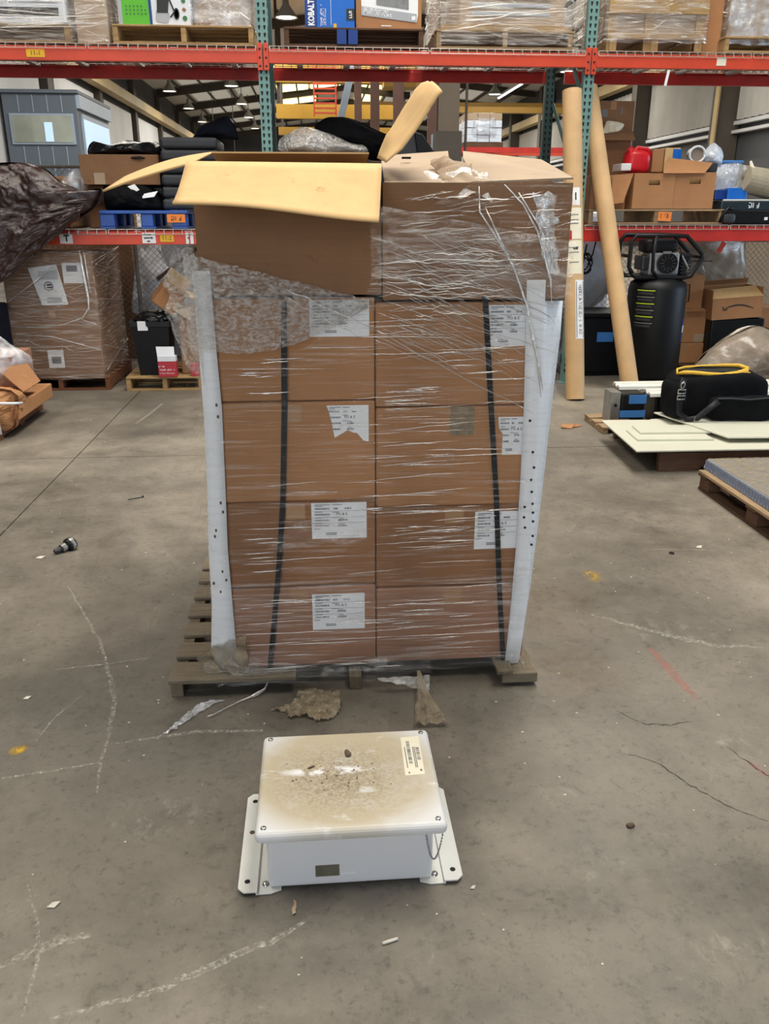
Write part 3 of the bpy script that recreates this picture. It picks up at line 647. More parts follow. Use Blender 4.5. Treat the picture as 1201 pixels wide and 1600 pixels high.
for side, zs, xa, xb in (('left', Lz, XL, XM-.001), ('right', Rz, XM+.001, X1)):
    for r in range(4):
        t = thing('cardboard_box', f'brown wrapped carton, {side} column of the stack, {names[r]}', 'box', ((xa+xb)/2,(Y0+Y1)/2,zs[r]), group='cartons in the wrapped stack')
        dy = [0,.003,-.003,.002][r]
        m = 'cardboard_red' if r == 0 else ('cardboard_wet' if r == 1 else 'cardboard')
        body = MB().bx(xa,xb,Y0+dy,Y1,zs[r]+.001,zs[r+1]-.001).build('body', m, t, bev=.007)
        MB().bx((xa+xb)/2-.03,(xa+xb)/2+.03,Y0+dy-.0012,Y0+dy,zs[r+1]-.06,zs[r+1]-.008).build('tape', 'tape', t)
        boxes[side,r] = (t, Y0+dy)
    
TORN = [(0,1),(1,1),(1,0),(.88,.02),(.72,.24),(.62,.26),(.5,.33),(.18,.12),(.10,.62),(.05,.85)]
label_print(boxes['left',3][0], -.022,.151,1.158,1.262,boxes['left',3][1]-.0002)
label_print(boxes['left',2][0], .021,.147,.842,.955,boxes['left',2][1]-.0002, TORN)
label_print(boxes['left',1][0], -.034,.139,.525,.645,boxes['left',1][1]-.0002)
label_print(boxes['left',0][0], -.041,.130,.203,.332,boxes['left',0][1]-.0002)
label_print(boxes['right',3][0], .500,.640,1.124,1.244,boxes['right',3][1]-.0002)
label_print(boxes['right',2][0], .545,.650,.790,.910,boxes['right',2][1]-.0002, [(0,1),(1,1),(1,0),(.15,0),(.15,.55),(.03,.72)])
label_print(boxes['right',1][0], .486,.640,.473,.601,boxes['right',1][1]-.0002)
MB().bx(.395,.47,Y0-.006,Y0-.004,.855,.945).build('tape_patch', 'film_dirty', boxes['right',2][0])

# top left carton, open with its four flaps
t = thing('cardboard_box', 'open top carton of the stack with its long front flap hanging forward', 'box', ((XL+.186)/2,(Y0+Y1)/2,Lz[4]), group='cartons in the wrapped stack')
z0, z1 = Lz[4]+.001, Lz[5]; xa, xb = XL+.008, .186; th = .006
MB().bx(xa,xb,Y0-.004,Y0-.004+th,z0,z1).bx(xa,xb,Y1-th,Y1,z0,z1).bx(xa,xa+th,Y0-.004+th,Y1-th,z0,z1).bx(xb-th,xb,Y0-.004+th,Y1-th,z0,z1).bx(xa,xb,Y0-.004,Y1,z0,z0+th).build('body', 'cardboard_dark', t)
def front_flap(u, v):
    xl, xr = -.338+.0*v, .188-.030*v
    x = xl+(xr-xl)*u; zt = 1.626-.004*u; zb = 1.519-.036*u
    q = 1-(1-v)**1.25
    return Vector((x, Y0-.004-.29*v, zt+(zb-zt)*q + .006*math.sin(u*5)*v))
MB().grid(front_flap, 24, 8).build('flap', 'cardboard_inside', t, smooth=True, solid=.005)
def left_flap(u, v):     # u from hinge outward, v from front to back
    a = Vector((-.327,2.44,1.622)).lerp(Vector((-.327,3.0,1.684)), v); b = Vector((-.570,2.46,1.553)).lerp(Vector((-.60,2.9,1.604)), v)
    p = a.lerp(b, u); p.z += .012*math.sin(u*math.pi)*(.3+.7*v); return p
MB().grid(left_flap, 14, 12).build('flap', 'cardboard_inside', t, smooth=True, solid=.005)
def back_flap(u, v): return Vector((xa+(xb-xa)*u, Y1-.42*v, 1.622+.060*v))
MB().grid(back_flap, 6, 3).build('flap', 'cardboard_inside', t, solid=.005)
near = [(.202,2.47,1.628),(.247,2.47,1.664),(.282,2.47,1.708),(.323,2.47,1.772),(.357,2.47,1.817)]
far = [(.207,2.85,1.661),(.233,2.85,1.726),(.278,2.85,1.785),(.323,2.85,1.854),(.359,2.85,1.89)]
def pl(P, v):
    k = min(int(v*(len(P)-1)), len(P)-2); return Vector(P[k]).lerp(Vector(P[k+1]), v*(len(P)-1)-k)
def right_flap(u, v):
    p = pl(near, v).lerp(pl(far, v), u); p += noise.noise_vector(p*14)*.004; 
    if v > .9: p.z -= .02*(v-.9)*10*abs(u-.5)
    return p
MB().grid(right_flap, 8, 20).build('flap', 'cardboard_inside', t, smooth=True, solid=.005)
# top right carton with torn, pushed-up lid
t = thing('cardboard_box', 'top right carton of the stack with torn lid pushed up under film', 'box', (.455,(Y0+Y1)/2,Rz[4]), group='cartons in the wrapped stack')
def rbody(u, v):
    x = .190+.533*u; return Vector((x, Y0-.012-.01*math.sin(u*math.pi), Rz[4]+.001+(1.575+.008*u-.012*math.sin(u*math.pi*1.0)*0-Rz[4])*v))
MB().bx(.190,.723,Y0-.012,Y0-.006,Rz[4]+.001,1.576).bx(.190,.723,Y1-.006,Y1,Rz[4]+.001,1.576).bx(.190,.196,Y0-.006,Y1-.006,Rz[4]+.001,1.576).bx(.717,.723,Y0-.006,Y1-.006,Rz[4]+.001,1.576).bx(.19,.723,Y0-.012,Y1,Rz[4]+.001,Rz[4]+.007).build('body', 'cardboard_dark', t)
MB().slab([(.195,2.43,1.575),(.385,2.43,1.572),(.44,2.85,1.655),(.50,3.3,1.712),(.25,3.3,1.695)], .005).build('flap', 'cardboard_grey', t)
MB().slab([(.455,2.47,1.580),(.723,2.432,1.590),(.722,2.79,1.656),(.556,3.3,1.712),(.49,2.9,1.665)], .005).build('flap', 'cardboard_grey', t)
mb = MB()
def torn(u, v):
    p = Vector((.37+.11*u, 2.46+.34*v, 1.572+.03*math.sin(u*3.1)*math.sin(v*3.0)+.07*v)); return p + noise.noise_vector(p*22)*.020
mb.grid(torn, 18, 14).build('torn_lid', 'cardboard_grey', t, solid=.004)
MB().bx(.30,.33,3.0,3.02,1.668,1.674).build('staple', 'slot_black', t)

# corner boards
def corner_board(name, label, rows, side):
    """rows: (z, inner x, corner x, flange end x, flange end y)"""
    mb = MB(); vs = []; nP = 7
    for z, xi, xc, xe, ye in rows:
        r = .018; y = Y0-.012
        vs.append((xi, y, z)); vs.append((xi*.5+xc*.5, y-.002, z)); vs.append((xc-side*r, y, z))
        vs.append((xc-side*r*.3, y+r*.2, z)); vs.append((xc, y+r*.8, z)); vs.append(((xc+xe)/2, (y+r+ye)/2, z)); vs.append((xe, ye, z))
    mb.add(vs, [(j*nP+i, j*nP+i+1, (j+1)*nP+i+1, (j+1)*nP+i) for j in range(len(rows)-1) for i in range(nP-1)])
    return mb.build(name, 'white_board', label=label, cat='edge protector', solid=.005, group='white corner boards on the stack', smooth=True)
lb = corner_board('corner_board', 'white cardboard corner board down the left edge of the carton stack', [(1.345,-.294,-.344,-.345,2.50),(1.15,-.292,-.342,-.344,2.50),(.95,-.287,-.341,-.343,2.5),(.70,-.293,-.348,-.35,2.5),(.5,-.299,-.358,-.36,2.5),(.30,-.296,-.362,-.364,2.5),(.16,-.294,-.374,-.376,2.5),(.09,-.290,-.366,-.37,2.5)], -1)
rb = corner_board('corner_board', 'white cardboard corner board with holes down the right edge of the stack', [(1.315,.607,.672,.728,2.470),(1.15,.612,.676,.728,2.472),(.93,.620,.680,.716,2.472),(.70,.622,.680,.708,2.475),(.49,.621,.676,.698,2.478),(.28,.615,.670,.686,2.48),(.15,.610,.664,.674,2.48),(.055,.605,.656,.664,2.48)], 1)
mb = MB()
for x, z in [(.665,.63),(.668,.60),(.670,.57),(.660,.67),(.655,.71),(.662,.75),(.640,.62),(.645,.55),(.64,.585),(.672,.52),(.67,.49),(.64,.9),(.655,.80)]: mb.cyl((x,2.4245,z),(x,2.4225,z),.0045,n=7)
mb.build('hole', 'slot_black', rb)
mb = MB()
for x, z in [(-.305,.63),(-.31,.66),(-.33,.57),(-.335,.55),(-.30,.93),(-.302,.965),(-.32,.43),(-.31,.40),(-.33,.36),(-.35,.39)]: mb.superbox((x,2.4245,z),(.007,.003,.011),.8,8,6)
mb.build('scuff', 'rust', lb)

# straps
def strap(label, pts):
    vs = []; fs = []; wd = .017
    for x, z in pts: vs += [(x-wd/2,2.428,z),(x+wd/2,2.428,z),(x+wd/2,2.4265,z),(x-wd/2,2.4265,z)]
    for i in range(len(pts)-1):
        for k in range(4): fs.append((i*4+k, i*4+(k+1)%4, (i+1)*4+(k+1)%4, (i+1)*4+k))
    m = MB().add(vs, fs)
    m.bx(pts[-1][0]-wd/2, pts[-1][0]+wd/2, 2.428, 2.9, pts[-1][1]-.001, pts[-1][1]+.001)
    return m.build('packing_strap', 'strap_black', label=label, cat='strap', group='black straps round the carton stack')
strap('black plastic strap down the left half of the carton stack', [(-.092,1.262),(-.094,1.235),(-.104,.95),(-.120,.665),(-.140,.46),(-.165,.25),(-.188,.07)])
strap('black plastic strap down the right half of the carton stack', [(.484,1.27),(.488,1.257),(.518,.95),(.549,.646),(.572,.35),(.600,.06)])

# ---- stretch film
FL = thing('stretch_film', 'torn clear stretch film wound round the carton stack', 'stretch film', (.18,2.9,.05))
def tri(P, x):
    for i in range(len(P)-1):
        if P[i][0] <= x <= P[i+1][0]: return P[i][1]+(P[i+1][1]-P[i][1])*(x-P[i][0])/(P[i+1][0]-P[i][0])
    return P[0][1] if x < P[0][0] else P[-1][1]
TOP = [(-.37,1.12),(-.2,1.10),(-.05,1.13),(.05,1.20),(.13,1.28),(.15,1.34),(.19,1.46),(.28,1.50),(.36,1.545),(.44,1.585),(.735,1.580)]
BOT = [(-.40,.09),(-.34,.045),(-.25,.030),(-.19,.020),(-.1,.030),(.1,.022),(.25,.028),(.35,.050),(.735,.055)]
def front(u, v):
    x = -.378+1.11*u; zt = tri(TOP, x); zb = tri(BOT, x); z = zb+(zt-zb)*v
    xl_, xr_ = -.372+.015*z, .662+.048*z
    xx = xl_+(xr_-xl_)*u
    p = Vector((xx, 2.414, z)); p.y += .010*noise.fractal(Vector((x*3, 0, z*22)), .6, 2, 3) - .006
    if x < -.36: p.y += .02
    if z > 1.26: p.y -= .008
    return p
MB().grid(front, 90, 110).build('front_wrap', 'film', FL, smooth=True)
def sidew(xs, sg):
    def fn(u, v):
        z = .05+(1.34 if sg < 0 else 1.55)*v; p = Vector((xs(z), 2.44+.98*u, z)); p.x += sg*(.004+.008*noise.fractal(Vector((u*3,5,z*20)), .6, 2, 3)); return p
    return fn
MB().grid(sidew(lambda z: -.382, -1), 16, 60).build('side_wrap', 'film', FL, smooth=True)
MB().grid(sidew(lambda z: .70+.012*z+.012, 1), 16, 60).build('side_wrap', 'film', FL, smooth=True)
# heavier overlapping turns over the top right carton and lower half
def over(x0, x1, z0, z1, y, seed, slope, fq=(3,30)):
    def fn(u, v):
        x = x0+(x1-x0)*u; z = z0+(z1-z0)*v + slope*(u-.5)
        return Vector((x, y+.008*noise.fractal(Vector((x*fq[0]+seed, seed, (z-slope*(u-.5))*fq[1])), .6, 2, 3), z))
    return fn
MB().grid(over(.155,.735,1.28,1.47,2.402,3,-.10,(6,24)), 40, 40).build('overlap_wrap', 'film_diag', FL, smooth=True)
MB().grid(over(-.30,.665,.05,.40,2.406,7,.03), 60, 40).build('overlap_wrap', 'film', FL, smooth=True)
# crumpled loose band at the upper left
def band(u, v):
    tp = Vector((-.36,0,1.395)).lerp(Vector((.145,0,1.265)), u); bt = Vector((-.36,0,1.13)).lerp(Vector((.145,0,1.245)), u)
    bt.z -= .055*math.sin(u*math.pi)
    p = bt.lerp(tp, v); p.y = 2.402 - .030*math.sin(v*math.pi)*(1-u*.6)
    k = noise.fractal(Vector((u*9, 3.0, v*26*(.35+.65*(1-u)))), .7, 2.1, 4); p += Vector((0, 1, .3))*(abs(k)-.3)*.022; return p
MB().grid(band, 110, 70).build('crumpled_band', 'film_crinkle', FL, smooth=True)
def loose(u, v):      # torn flap standing off the left corner
    z = 1.405-.44*v; x = -.332-(.035+.085*math.sin(min(1, .15+v*1.0)*math.pi))*u; y = 2.42+.10*u
    p = Vector((x,y,z)); p += noise.noise_vector(p*22)*.014*(.3+u); return p
MB().grid(loose, 30, 50, keep=lambda u, v: u < .9+.1*noise.noise((v*7,2,0)) and not (v > .85 and u < .5)).build('loose_flap', 'film_crinkle', FL, smooth=True)
# gathered ropes and fine pulled creases in the film
rd = random.Random(11); mb = MB()
def crease(x0, z0, x1, z1, r, y=2.400, n=7, w=.004):
    P = []
    for k in range(n+1):
        t = k/n; P.append((x0+(x1-x0)*t, y+rd.uniform(-.001,.001), z0+(z1-z0)*t + (rd.uniform(-w,w) if 0 < k < n else 0)))
    rr = [r*(.25+.75*math.sin(math.pi*(k+.4)/(n+.8))) for k in range(n+1)]
    mb.tube(P, rr, 5, .5)
for k in range(95):      # near-horizontal creases of the lower and middle turns
    z = rd.choice([rd.uniform(.08,.42), rd.uniform(.42,.95), rd.uniform(.9,1.25)]); L = rd.uniform(.06,.34)*(1.2 if z < .4 else 1)
    x = rd.uniform(-.30,.66-L) if z < .42 else rd.uniform(.02,.66-L) if rd.random() < .8 else rd.uniform(-.29,.3)
    crease(x, z, x+L, z+L*rd.uniform(-.02,.09), rd.uniform(.0006,.0017), w=.0015)
mb.build('horizontal_crease', 'film_fine', FL, smooth=True, kind='stuff'); mb = MB()
for cx_, cz_, n_, sx_, sz_ in [(.20,.985,9,.09,.05),(.30,.80,5,.14,.06),(.33,.56,12,.12,.05),(.16,.62,7,.08,.02),(.42,.63,6,.14,.02),(.10,.27,8,.16,.06),(-.2,1.06,7,.05,.05),(-.24,.50,6,.04,.07),(-.15,.30,5,.12,.03),(.34,.20,9,.2,.08),(.0,.12,8,.2,.03),(.40,1.08,10,.14,.08)]:
    for k in range(n_):      # milkier ridges laid where highlights cluster, their brightness put into the colour
        x = rd.gauss(cx_, sx_*.5); z = rd.gauss(cz_, sz_*.6); L = rd.uniform(.03,.15); x = max(-.28,min(.63-L,x)); crease(x, z, x+L, z+L*rd.uniform(-.01,.06), rd.uniform(.0008,.0019), 2.397, w=.001)
mb.build('highlight_crease', 'film_highlight', FL, smooth=True, kind='stuff'); mb = MB()
for k in range(75):      # diagonal fan over the right half
    x = rd.uniform(.14,.5); z = rd.uniform(1.15,1.46); L = rd.uniform(.08,.30); sl = rd.uniform(-.62,-.25)
    x1 = min(.70, x+L); crease(x, z, x1, z+(x1-x)*sl, rd.uniform(.0006,.0016), 2.396, w=.003)
for k in range(45):
    x = rd.uniform(.15,.45); z = rd.uniform(1.22,1.40); L = rd.uniform(.08,.26); crease(x, z, x+L, z+L*rd.uniform(-.1,.12), rd.uniform(.0008,.002), 2.394, w=.005)
for k in range(40):
    x = rd.uniform(.20,.68); z = rd.uniform(1.36,1.54); L = rd.uniform(.04,.18); crease(x, z, min(.73,x+L), z+L*rd.uniform(0,.2), rd.uniform(.0005,.0013), 2.396, w=.002)
crease(-.09,1.30,.13,1.20,.003,2.392); crease(.13,1.20,.64,.93,.0022,2.392); crease(-.10,1.285,.12,1.16,.0018,2.39)
mb.build('diagonal_crease', 'film_fine', FL, smooth=True, kind='stuff'); mb = MB()
for pts in [[(.45,1.565),(.455,1.50),(.50,1.44),(.555,1.36),(.60,1.25),(.64,1.10),(.66,.98)], [(.52,1.57),(.575,1.52),(.62,1.45),(.645,1.38),(.665,1.32),(.675,1.24)], [(.47,1.51),(.52,1.42),(.56,1.345),(.58,1.30)], [(.56,1.55),(.62,1.47),(.66,1.40),(.68,1.33)], [(.62,1.16),(.65,1.07),(.665,1.0)], [(.61,1.2),(.64,1.1),(.66,1.02)]]:
    P = [(x, 2.390+.002*math.sin(i), z) for i, (x, z) in enumerate(pts)]; mb.tube(P, [.0012]+[.0030]*(len(P)-2)+[.001], 6, .5)
mb.build('gathered_rope', 'film_rope', FL, smooth=True)
def cornergather(u, v):
    z = 1.33+.22*v; x = .655+.06*u-.09*v*(1-u)*.6; p = Vector((x, 2.395+.05*u, z)); return p+noise.noise_vector(p*40)*.008
MB().grid(cornergather, 16, 30).build('corner_gather', 'film_loose', FL, smooth=True)
def topgather(u, v):
    p = Vector((.33+.17*u, 2.40+.16*v, 1.545+.075*v-.03*abs(u-.5))); return p+noise.noise_vector(p*26)*.022
MB().grid(topgather, 26, 22).build('top_gather', 'film_loose', FL, smooth=True)
def lowpatch(u, v):
    x = -.17+.36*u; z = .47+.10*v+.05*math.sin(u*3); p = Vector((x, 2.398, z)); return p + Vector((0,1,.4))*noise.fractal(p*14, .6, 2, 4)*.010
MB().grid(lowpatch, 40, 24, keep=lambda u, v: (u-.45)**2/.22+(v-.5)**2/.26 < .9+.4*noise.noise((u*5,v*5,1))).build('loose_patch', 'film_diag', FL, smooth=True)
def skirt(u, v):       # bunched hem at the foot of the stack
    x = -.40+.75*u; zt = .105+.02*math.sin(u*9); zb = .028-.016*noise.noise((u*16,0,0)); z = zb+(zt-zb)*v
    p = Vector((x, 2.402-.012*math.sin(v*3.1)+(.03 if x < -.36 else 0), z)); return p+noise.noise_vector(Vector((x*9,0,z*60)))*.007
MB().grid(skirt, 110, 14).build('hem', 'film_diag', FL, smooth=True)
def lcorner(u, v):
    x = -.43+.17*u; z = .06+.16*v; p = Vector((x, 2.395+.06*(1-u)**2, z - .03*(1-u))); return p+noise.noise_vector(p*24)*.02
MB().grid(lcorner, 22, 22, keep=lambda u, v: u+v*.3 > .15 and v < .55+.45*u).build('corner_gather', 'film_dirty', FL, smooth=True)
def hang(u, v):        # torn tatter hanging from the hem
    x = .17+.17*u; z = .055-.05*v*(u**1.2)-.004; p = Vector((x,2.375-.02*v,z)); return p+noise.noise_vector(p*40)*.006
MB().grid(hang, 24, 8).build('tatter', 'film_loose', FL, smooth=True)
def cone(u, v):
    q = v**1.3; x = .305+.012*v+(.012+.10*q)*(u-.5)*1.0; y = 2.385-.235*v; z = .06*(1-v)**1.6+.006+.012*abs(math.sin(u*9))*(v); p = Vector((x,y,z)); n_ = noise.noise_vector(p*30)*.010*(.3+v); n_.z = abs(n_.z); return p+n_
MB().grid(cone, 26, 26).build('tatter', 'film_dirty', FL, smooth=True)

# film scraps on the floor
def sheet(label, outline, seed, mat, h=.012, cat='film scrap', name='film_scrap'):
    xs = [p[0] for p in outline]; ys = [p[1] for p in outline]; xa, xb, ya, yb = min(xs), max(xs), min(ys), max(ys)
    def ins(x, y):
        c = False; j = len(outline)-1
        for i in range(len(outline)):
            a, b = outline[i], outline[j]
            if (a[1] > y) != (b[1] > y) and x < (b[0]-a[0])*(y-a[1])/(b[1]-a[1])+a[0]: c = not c
            j = i
        return c
    def fn(u, v):
        x, y = xa+(xb-xa)*u, ya+(yb-ya)*v; k = noise.fractal(Vector((x*22+seed, y*22, 0)), .6, 2, 4)
        return Vector((x+.006*noise.noise((x*60,y*60,seed)), y+.006*noise.noise((y*60,x*60,seed)), .003+h*abs(k)))
    return MB().grid(fn, 44, 40, keep=lambda u, v: ins(xa+(xb-xa)*u, ya+(yb-ya)*v)).build(name, mat, smooth=True, label=label, cat=cat, solid=.0008)
sheet('crumpled greyish film scrap on the floor in front of the pallet', [(-.18,2.285),(-.13,2.27),(-.12,2.235),(-.07,2.24),(-.03,2.205),(.0,2.215),(.03,2.24),(.045,2.30),(.04,2.37),(0,2.375),(-.05,2.40),(-.10,2.37),(-.09,2.33)], 2, 'film_dirty', .02)
sheet('thin clear film strip lying on the floor left of the pallet foot', [(-.51,2.17),(-.49,2.18),(-.42,2.27),(-.36,2.34),(-.33,2.355),(-.37,2.36),(-.42,2.335),(-.46,2.26)], 5, 'film_clear', .008)
MB().tube([(-.19,2.40,.05),(-.205,2.385,.02),(-.23,2.37,.012),(-.255,2.36,.006),(-.29,2.335,.006),(-.33,2.30,.006),(-.36,2.27,.006),(-.38,2.26,.006)], [.004,.004,.009,.004,.003,.003,.003,.002], 6, .6).build('film_string', 'film_rope', smooth=True, label='twisted film string trailing from the stack onto the floor', cat='film scrap')

# ================================================================== THE ENCLOSURE
E = thing('electrical_enclosure', 'white metal electrical enclosure with dirty lid and mounting feet on the floor', 'enclosure', (.045,1.70,0))
MB().bx(-.150,.238,1.537,1.86,.004,.165).build('body', 'enclosure_white', E, bev=.012, seg=3)
lid = MB().bx(-.172,.266,1.506,1.882,.158,.190).build('lid', 'dirty_lid', E, bev=.014, seg=4)
for x, y in ((-.152,1.527),(.246,1.527),(-.152,1.861),(.246,1.861)):
    s = MB().lathe([(1e-5,.1935),(.004,.1935),(.0065,.192),(.007,.1895)], 14, Matrix.Translation((x,y,0))).build('screw', 'steel', lid, smooth=True)
    MB().bx(x-.004,x+.004,y-.0007,y+.0007,.1934,.1939).build('slot', 'slot_black', s) if False else None
s = MB().prism([(.187,1.686),(.236,1.688),(.238,1.846),(.190,1.843)], .190, .1908, 'z').build('label_sticker', 'paper_cream', lid)
mb = MB(); y = 1.71
rr = random.Random(3)
def vb(xc, w2, ya, yb, m):
    y = ya
    while y < yb: h = rr.choice((.0008,.0014,.0024)); m.bx(xc-w2,xc+w2,y,y+h,.1909,.1912); y += h+rr.choice((.0009,.0015,.003))
vb(.206,.0045,1.73,1.825,mb); vb(.2285,.0045,1.745,1.795,mb); mb.build('barcode', 'ink_grey', s); mb = MB()
for x in (.196,.217,.221): mb.bx(x-.0012,x+.0012,1.715,1.80,.1909,.1911)
mb.bx(.226,.231,1.700,1.708,.1909,.1911).bx(.196,.200,1.692,1.699,.1909,.1911).build('print', 'ink_grey', s)
mb = MB(); rr = random.Random(8)
for k in range(46):      # grit and clods stuck on the lid
    a = rr.gauss(.02,.07); b = rr.gauss(1.69,.055)
    if -.15 < a < .18 and 1.53 < b < 1.86: q = rr.uniform(.0008,.0022); mb.superbox((a,b,.190+q*.3),(q*2.4,q*2,q*1.2),.8,6,4)
mb.build('grit', 'rust', lid, kind='stuff')
MB().superbox((.048,1.782,.194),(.014,.026,.008),.8,12,8,.003,80,3,(0,0,.3)).build('dirt_clod', 'rust', lid, smooth=True)
MB().superbox((-.045,1.735,.1925),(.022,.004,.004),.8,10,6,.001,80,3,(0,0,.5)).build('dirt_clod', 'rust', lid, smooth=True)
for sg, xo, xi, yb in ((-1,-.221,-.140,1.868),(1,.310,.228,1.860)):
    c = .014; xs = xo - sg*.042
    fo = MB().prism([(xo-sg*c,1.522),(xo,1.522+c),(xo,yb-c),(xo-sg*c,yb),(xs,yb),(xs,1.522)], .010, .0135, 'z').bx(min(xs,xs-sg*.0035),max(xs,xs-sg*.0035),1.522,yb,.0035,.0135).build('mounting_foot', 'plate_white', E)
    MB().prism([(xs,1.524),(xs,yb-.004),(xi-sg*.02,yb-.004),(xi-sg*.02,1.534),(xi+sg*.005,1.524)], .0015, .0042, 'z').build('foot_flange', 'plate_white', fo)
    for y in (1.555,1.72 if sg < 0 else 1.83,1.838 if sg < 0 else 1.70):
        if abs(y-1.70) < .001: continue
        MB().lathe([(1e-5,.0138),(.0068,.0138),(.0068,.012)], 14, Matrix.Translation((xo-sg*.021,y,0))).build('hole', 'slot_black' if abs(y-1.72) > .001 else 'rust', fo)
    xb_ = xi+sg*.017
    b = MB().lathe([(1e-5,.0095),(.004,.0095),(.0075,.008),(.0085,.0042)], 14, Matrix.Translation((xb_,1.553,0))).build('bolt', 'steel', E, smooth=True)
npz = MB().bx(-.039,.017,1.5355,1.537,.034,.066).build('nameplate', 'nameplate', E)
MB().bx(-.022,-.008,1.5348,1.5356,.058,.0595).bx(-.02,0,1.5348,1.5356,.054,.0552).bx(-.025,.005,1.5348,1.5356,.048,.049).build('print', 'ink_grey', npz)
mb = MB()
for k in range(7): mb.bx(.022+k*.005,.0255+k*.005,1.5358,1.537,.036+.001*(k%2),.0405+.001*(k%3))
mb.build('torn_sticker', 'white_print', E)
mb = MB(); P = []
for k in range(31):
    t = k/30; x = .218+(.258-.218)*t; z = .156-.0 - .082*math.sin(t*math.pi)**.8*(1) + .004*t; yv = 1.527-.004*t
    mb.superbox((x,yv,z),(.0048,.0048,.0048),1.0,8,6)
    P.append((x,yv,z))
mb.tube(P, .0008, 4); mb.build('ball_chain', 'steel', E, smooth=True)

# ================================================================== LITTER
t = thing('hydraulic_fitting', 'shiny dark metal hydraulic fitting lying on the left floor', 'fitting', (-1.205,3.69,0))
m4 = MB().along((-1.245,3.655,.014),(-1.165,3.745,.030))[0]
MB().lathe([(1e-5,0),(.011,0),(.013,.010),(.013,.03),(.018,.032),(.018,.065),(.022,.068)], 14, m4).build('stem', 'dark_steel', t, smooth=False)
MB().lathe([(1e-5,.066),(.030,.066),(.033,.072),(.033,.098),(.028,.105),(1e-5,.105)], 14, m4).build('collar', 'black_plastic', t)
MB().lathe([(.0195,.036),(.0205,.04),(.0205,.058),(.0195,.062)], 14, m4).build('ring', 'steel', t); MB().lathe([(.0331,.080),(.0345,.084),(.0345,.096),(.0331,.098)], 14, m4).build('ring', 'steel', t)
t = thing('screw', 'single long dark screw lying on the left floor', 'screw', (-1.03,4.44,0))
MB().cyl((-1.07,4.42,.004),(-1.0,4.455,.005),.003,n=7).build('shank', 'dark_steel', t); MB().cyl((-1.0,4.455,.006),(-.993,4.4585,.007),.007,n=10).build('head', 'dark_steel', t)
MB().tube([(.105,1.364,.0035),(.12,1.368,.004),(.139,1.374,.0035)], [.0033,.0037,.0033], 10).build('stub', 'debris_white', smooth=True, label='short pale filter stub lying on the floor near the bottom edge', cat='stub')
sheet('small brown leaf-like chip in front of the enclosure', [(-.095,1.455),(-.086,1.462),(-.083,1.49),(-.088,1.505),(-.092,1.485)], 9, 'cardboard_grey', .004, 'chip', 'floor_chip')
t = MB().slab([(1.77,5.80,.012),(1.84,5.78,.006),(1.89,5.86,.018),(1.80,5.90,.010)], .006).slab([(1.84,5.80,.010),(1.95,5.86,.004),(1.90,5.90,.012)], .005).build('cardboard_scrap', 'cardboard', label='torn orange-brown cardboard scrap on the floor right of the stack', cat='scrap')
MB().lump((.775,1.68,.004),(.010,.007,.006),.35,3,4,2,.001).build('dirt_clod', 'rust', label='small dark clod of dirt on the floor right of the enclosure', cat='dirt clod')
for x, y, s_, lb_, mt in [(-1.30,3.62,.02,'small white paint flake left of the metal fitting','debris_white'),(-.98,2.42,.012,'white chip on the floor at the far left edge near the scratch','debris_white'),(.92,3.46,.014,'small round washer-like bit right of the stack','steel'),(1.62,3.44,.013,'small metal nut on the right floor','dark_steel'),(.33,1.505,.007,'tiny white crumb right of the enclosure foot','debris_white'),(-.64,1.53,.014,'white splinter on the lower left floor','debris_white'),(1.78,3.5,.02,'small white chip under the right pallet corner','debris_white')]:
    mb = MB()
    if 'washer' in lb_ or 'nut' in lb_: mb.lathe([(s_*.45,.001),(s_,.001),(s_,.005),(s_*.45,.005),(s_*.45,.001)], 12, Matrix.Translation((x,y,0)))
    else: mb.slab([(x-s_,y-s_*.4,.004),(x+s_*.3,y-s_*.5,.003),(x+s_,y+s_*.6,.006),(x-s_*.2,y+s_*.4,.007)], .003)
    mb.build('floor_chip' if not ('washer' in lb_ or 'nut' in lb_) else 'washer', mt, label=lb_, cat='debris')
rr = random.Random(21); mb = MB()
for k in range(420):
    x = rr.uniform(-2.2,2.2); y = rr.uniform(1.0,6.5)
    if -.52 < x < .75 and 2.3 < y < 3.5: continue
    q = rr.uniform(.0012,.0035); mb.superbox((x,y,q*.3),(q*3*rr.uniform(.5,1.2),q*2,q),.9,5,3)
mb.build('floor_grit', 'debris_white', label='scattered pale grit and crumbs over the concrete', cat='grit', kind='stuff')

# ================================================================== RIGHT FLOOR: panels, bag, profiles
t = thing('wooden_skid', 'dark brown notched wooden skid under the white panels', 'pallet', (2.9,5.1,0))
for y in (4.72,5.12,5.5):
    P = [(2.06,0),(2.30,0),(2.34,.03),(2.44,.06),(3.3,.06),(3.36,.03),(3.40,0),(3.62,0),(3.62,.118),(2.06,.118)]
    MB().prism(P, y-.022, y+.022, 'y').build('stringer', 'dark_wood', t, bev=.003)
for x in (2.10,2.4,2.7,3.0,3.3,3.58): MB().bx(x-.06,x+.06,4.70,5.52,.118,.134).build('deck_board', 'dark_wood_y', t, bev=.002)
MB().prism([(1.90,4.672),(3.45,4.64),(3.45,5.47),(2.30,5.46),(2.28,5.44),(1.945,5.46)], .134, .144, 'z').build('panel_sheet', 'panel_white', label='large lower white panel sheet lying on the dark skid', cat='panel', bev=.002)
MB().prism([(1.985,4.885),(2.47,4.86),(2.47,5.10),(2.00,5.13)], .144, .158, 'z').build('panel_strip', 'panel_white', label='wider small white panel piece lying on the large sheet', cat='panel', bev=.002)
MB().prism([(2.045,5.0),(2.5,4.98),(2.5,5.17),(2.06,5.19)], .158, .172, 'z').build('panel_strip', 'panel_white', label='narrower white panel piece on top of the wider one', cat='panel', bev=.002)
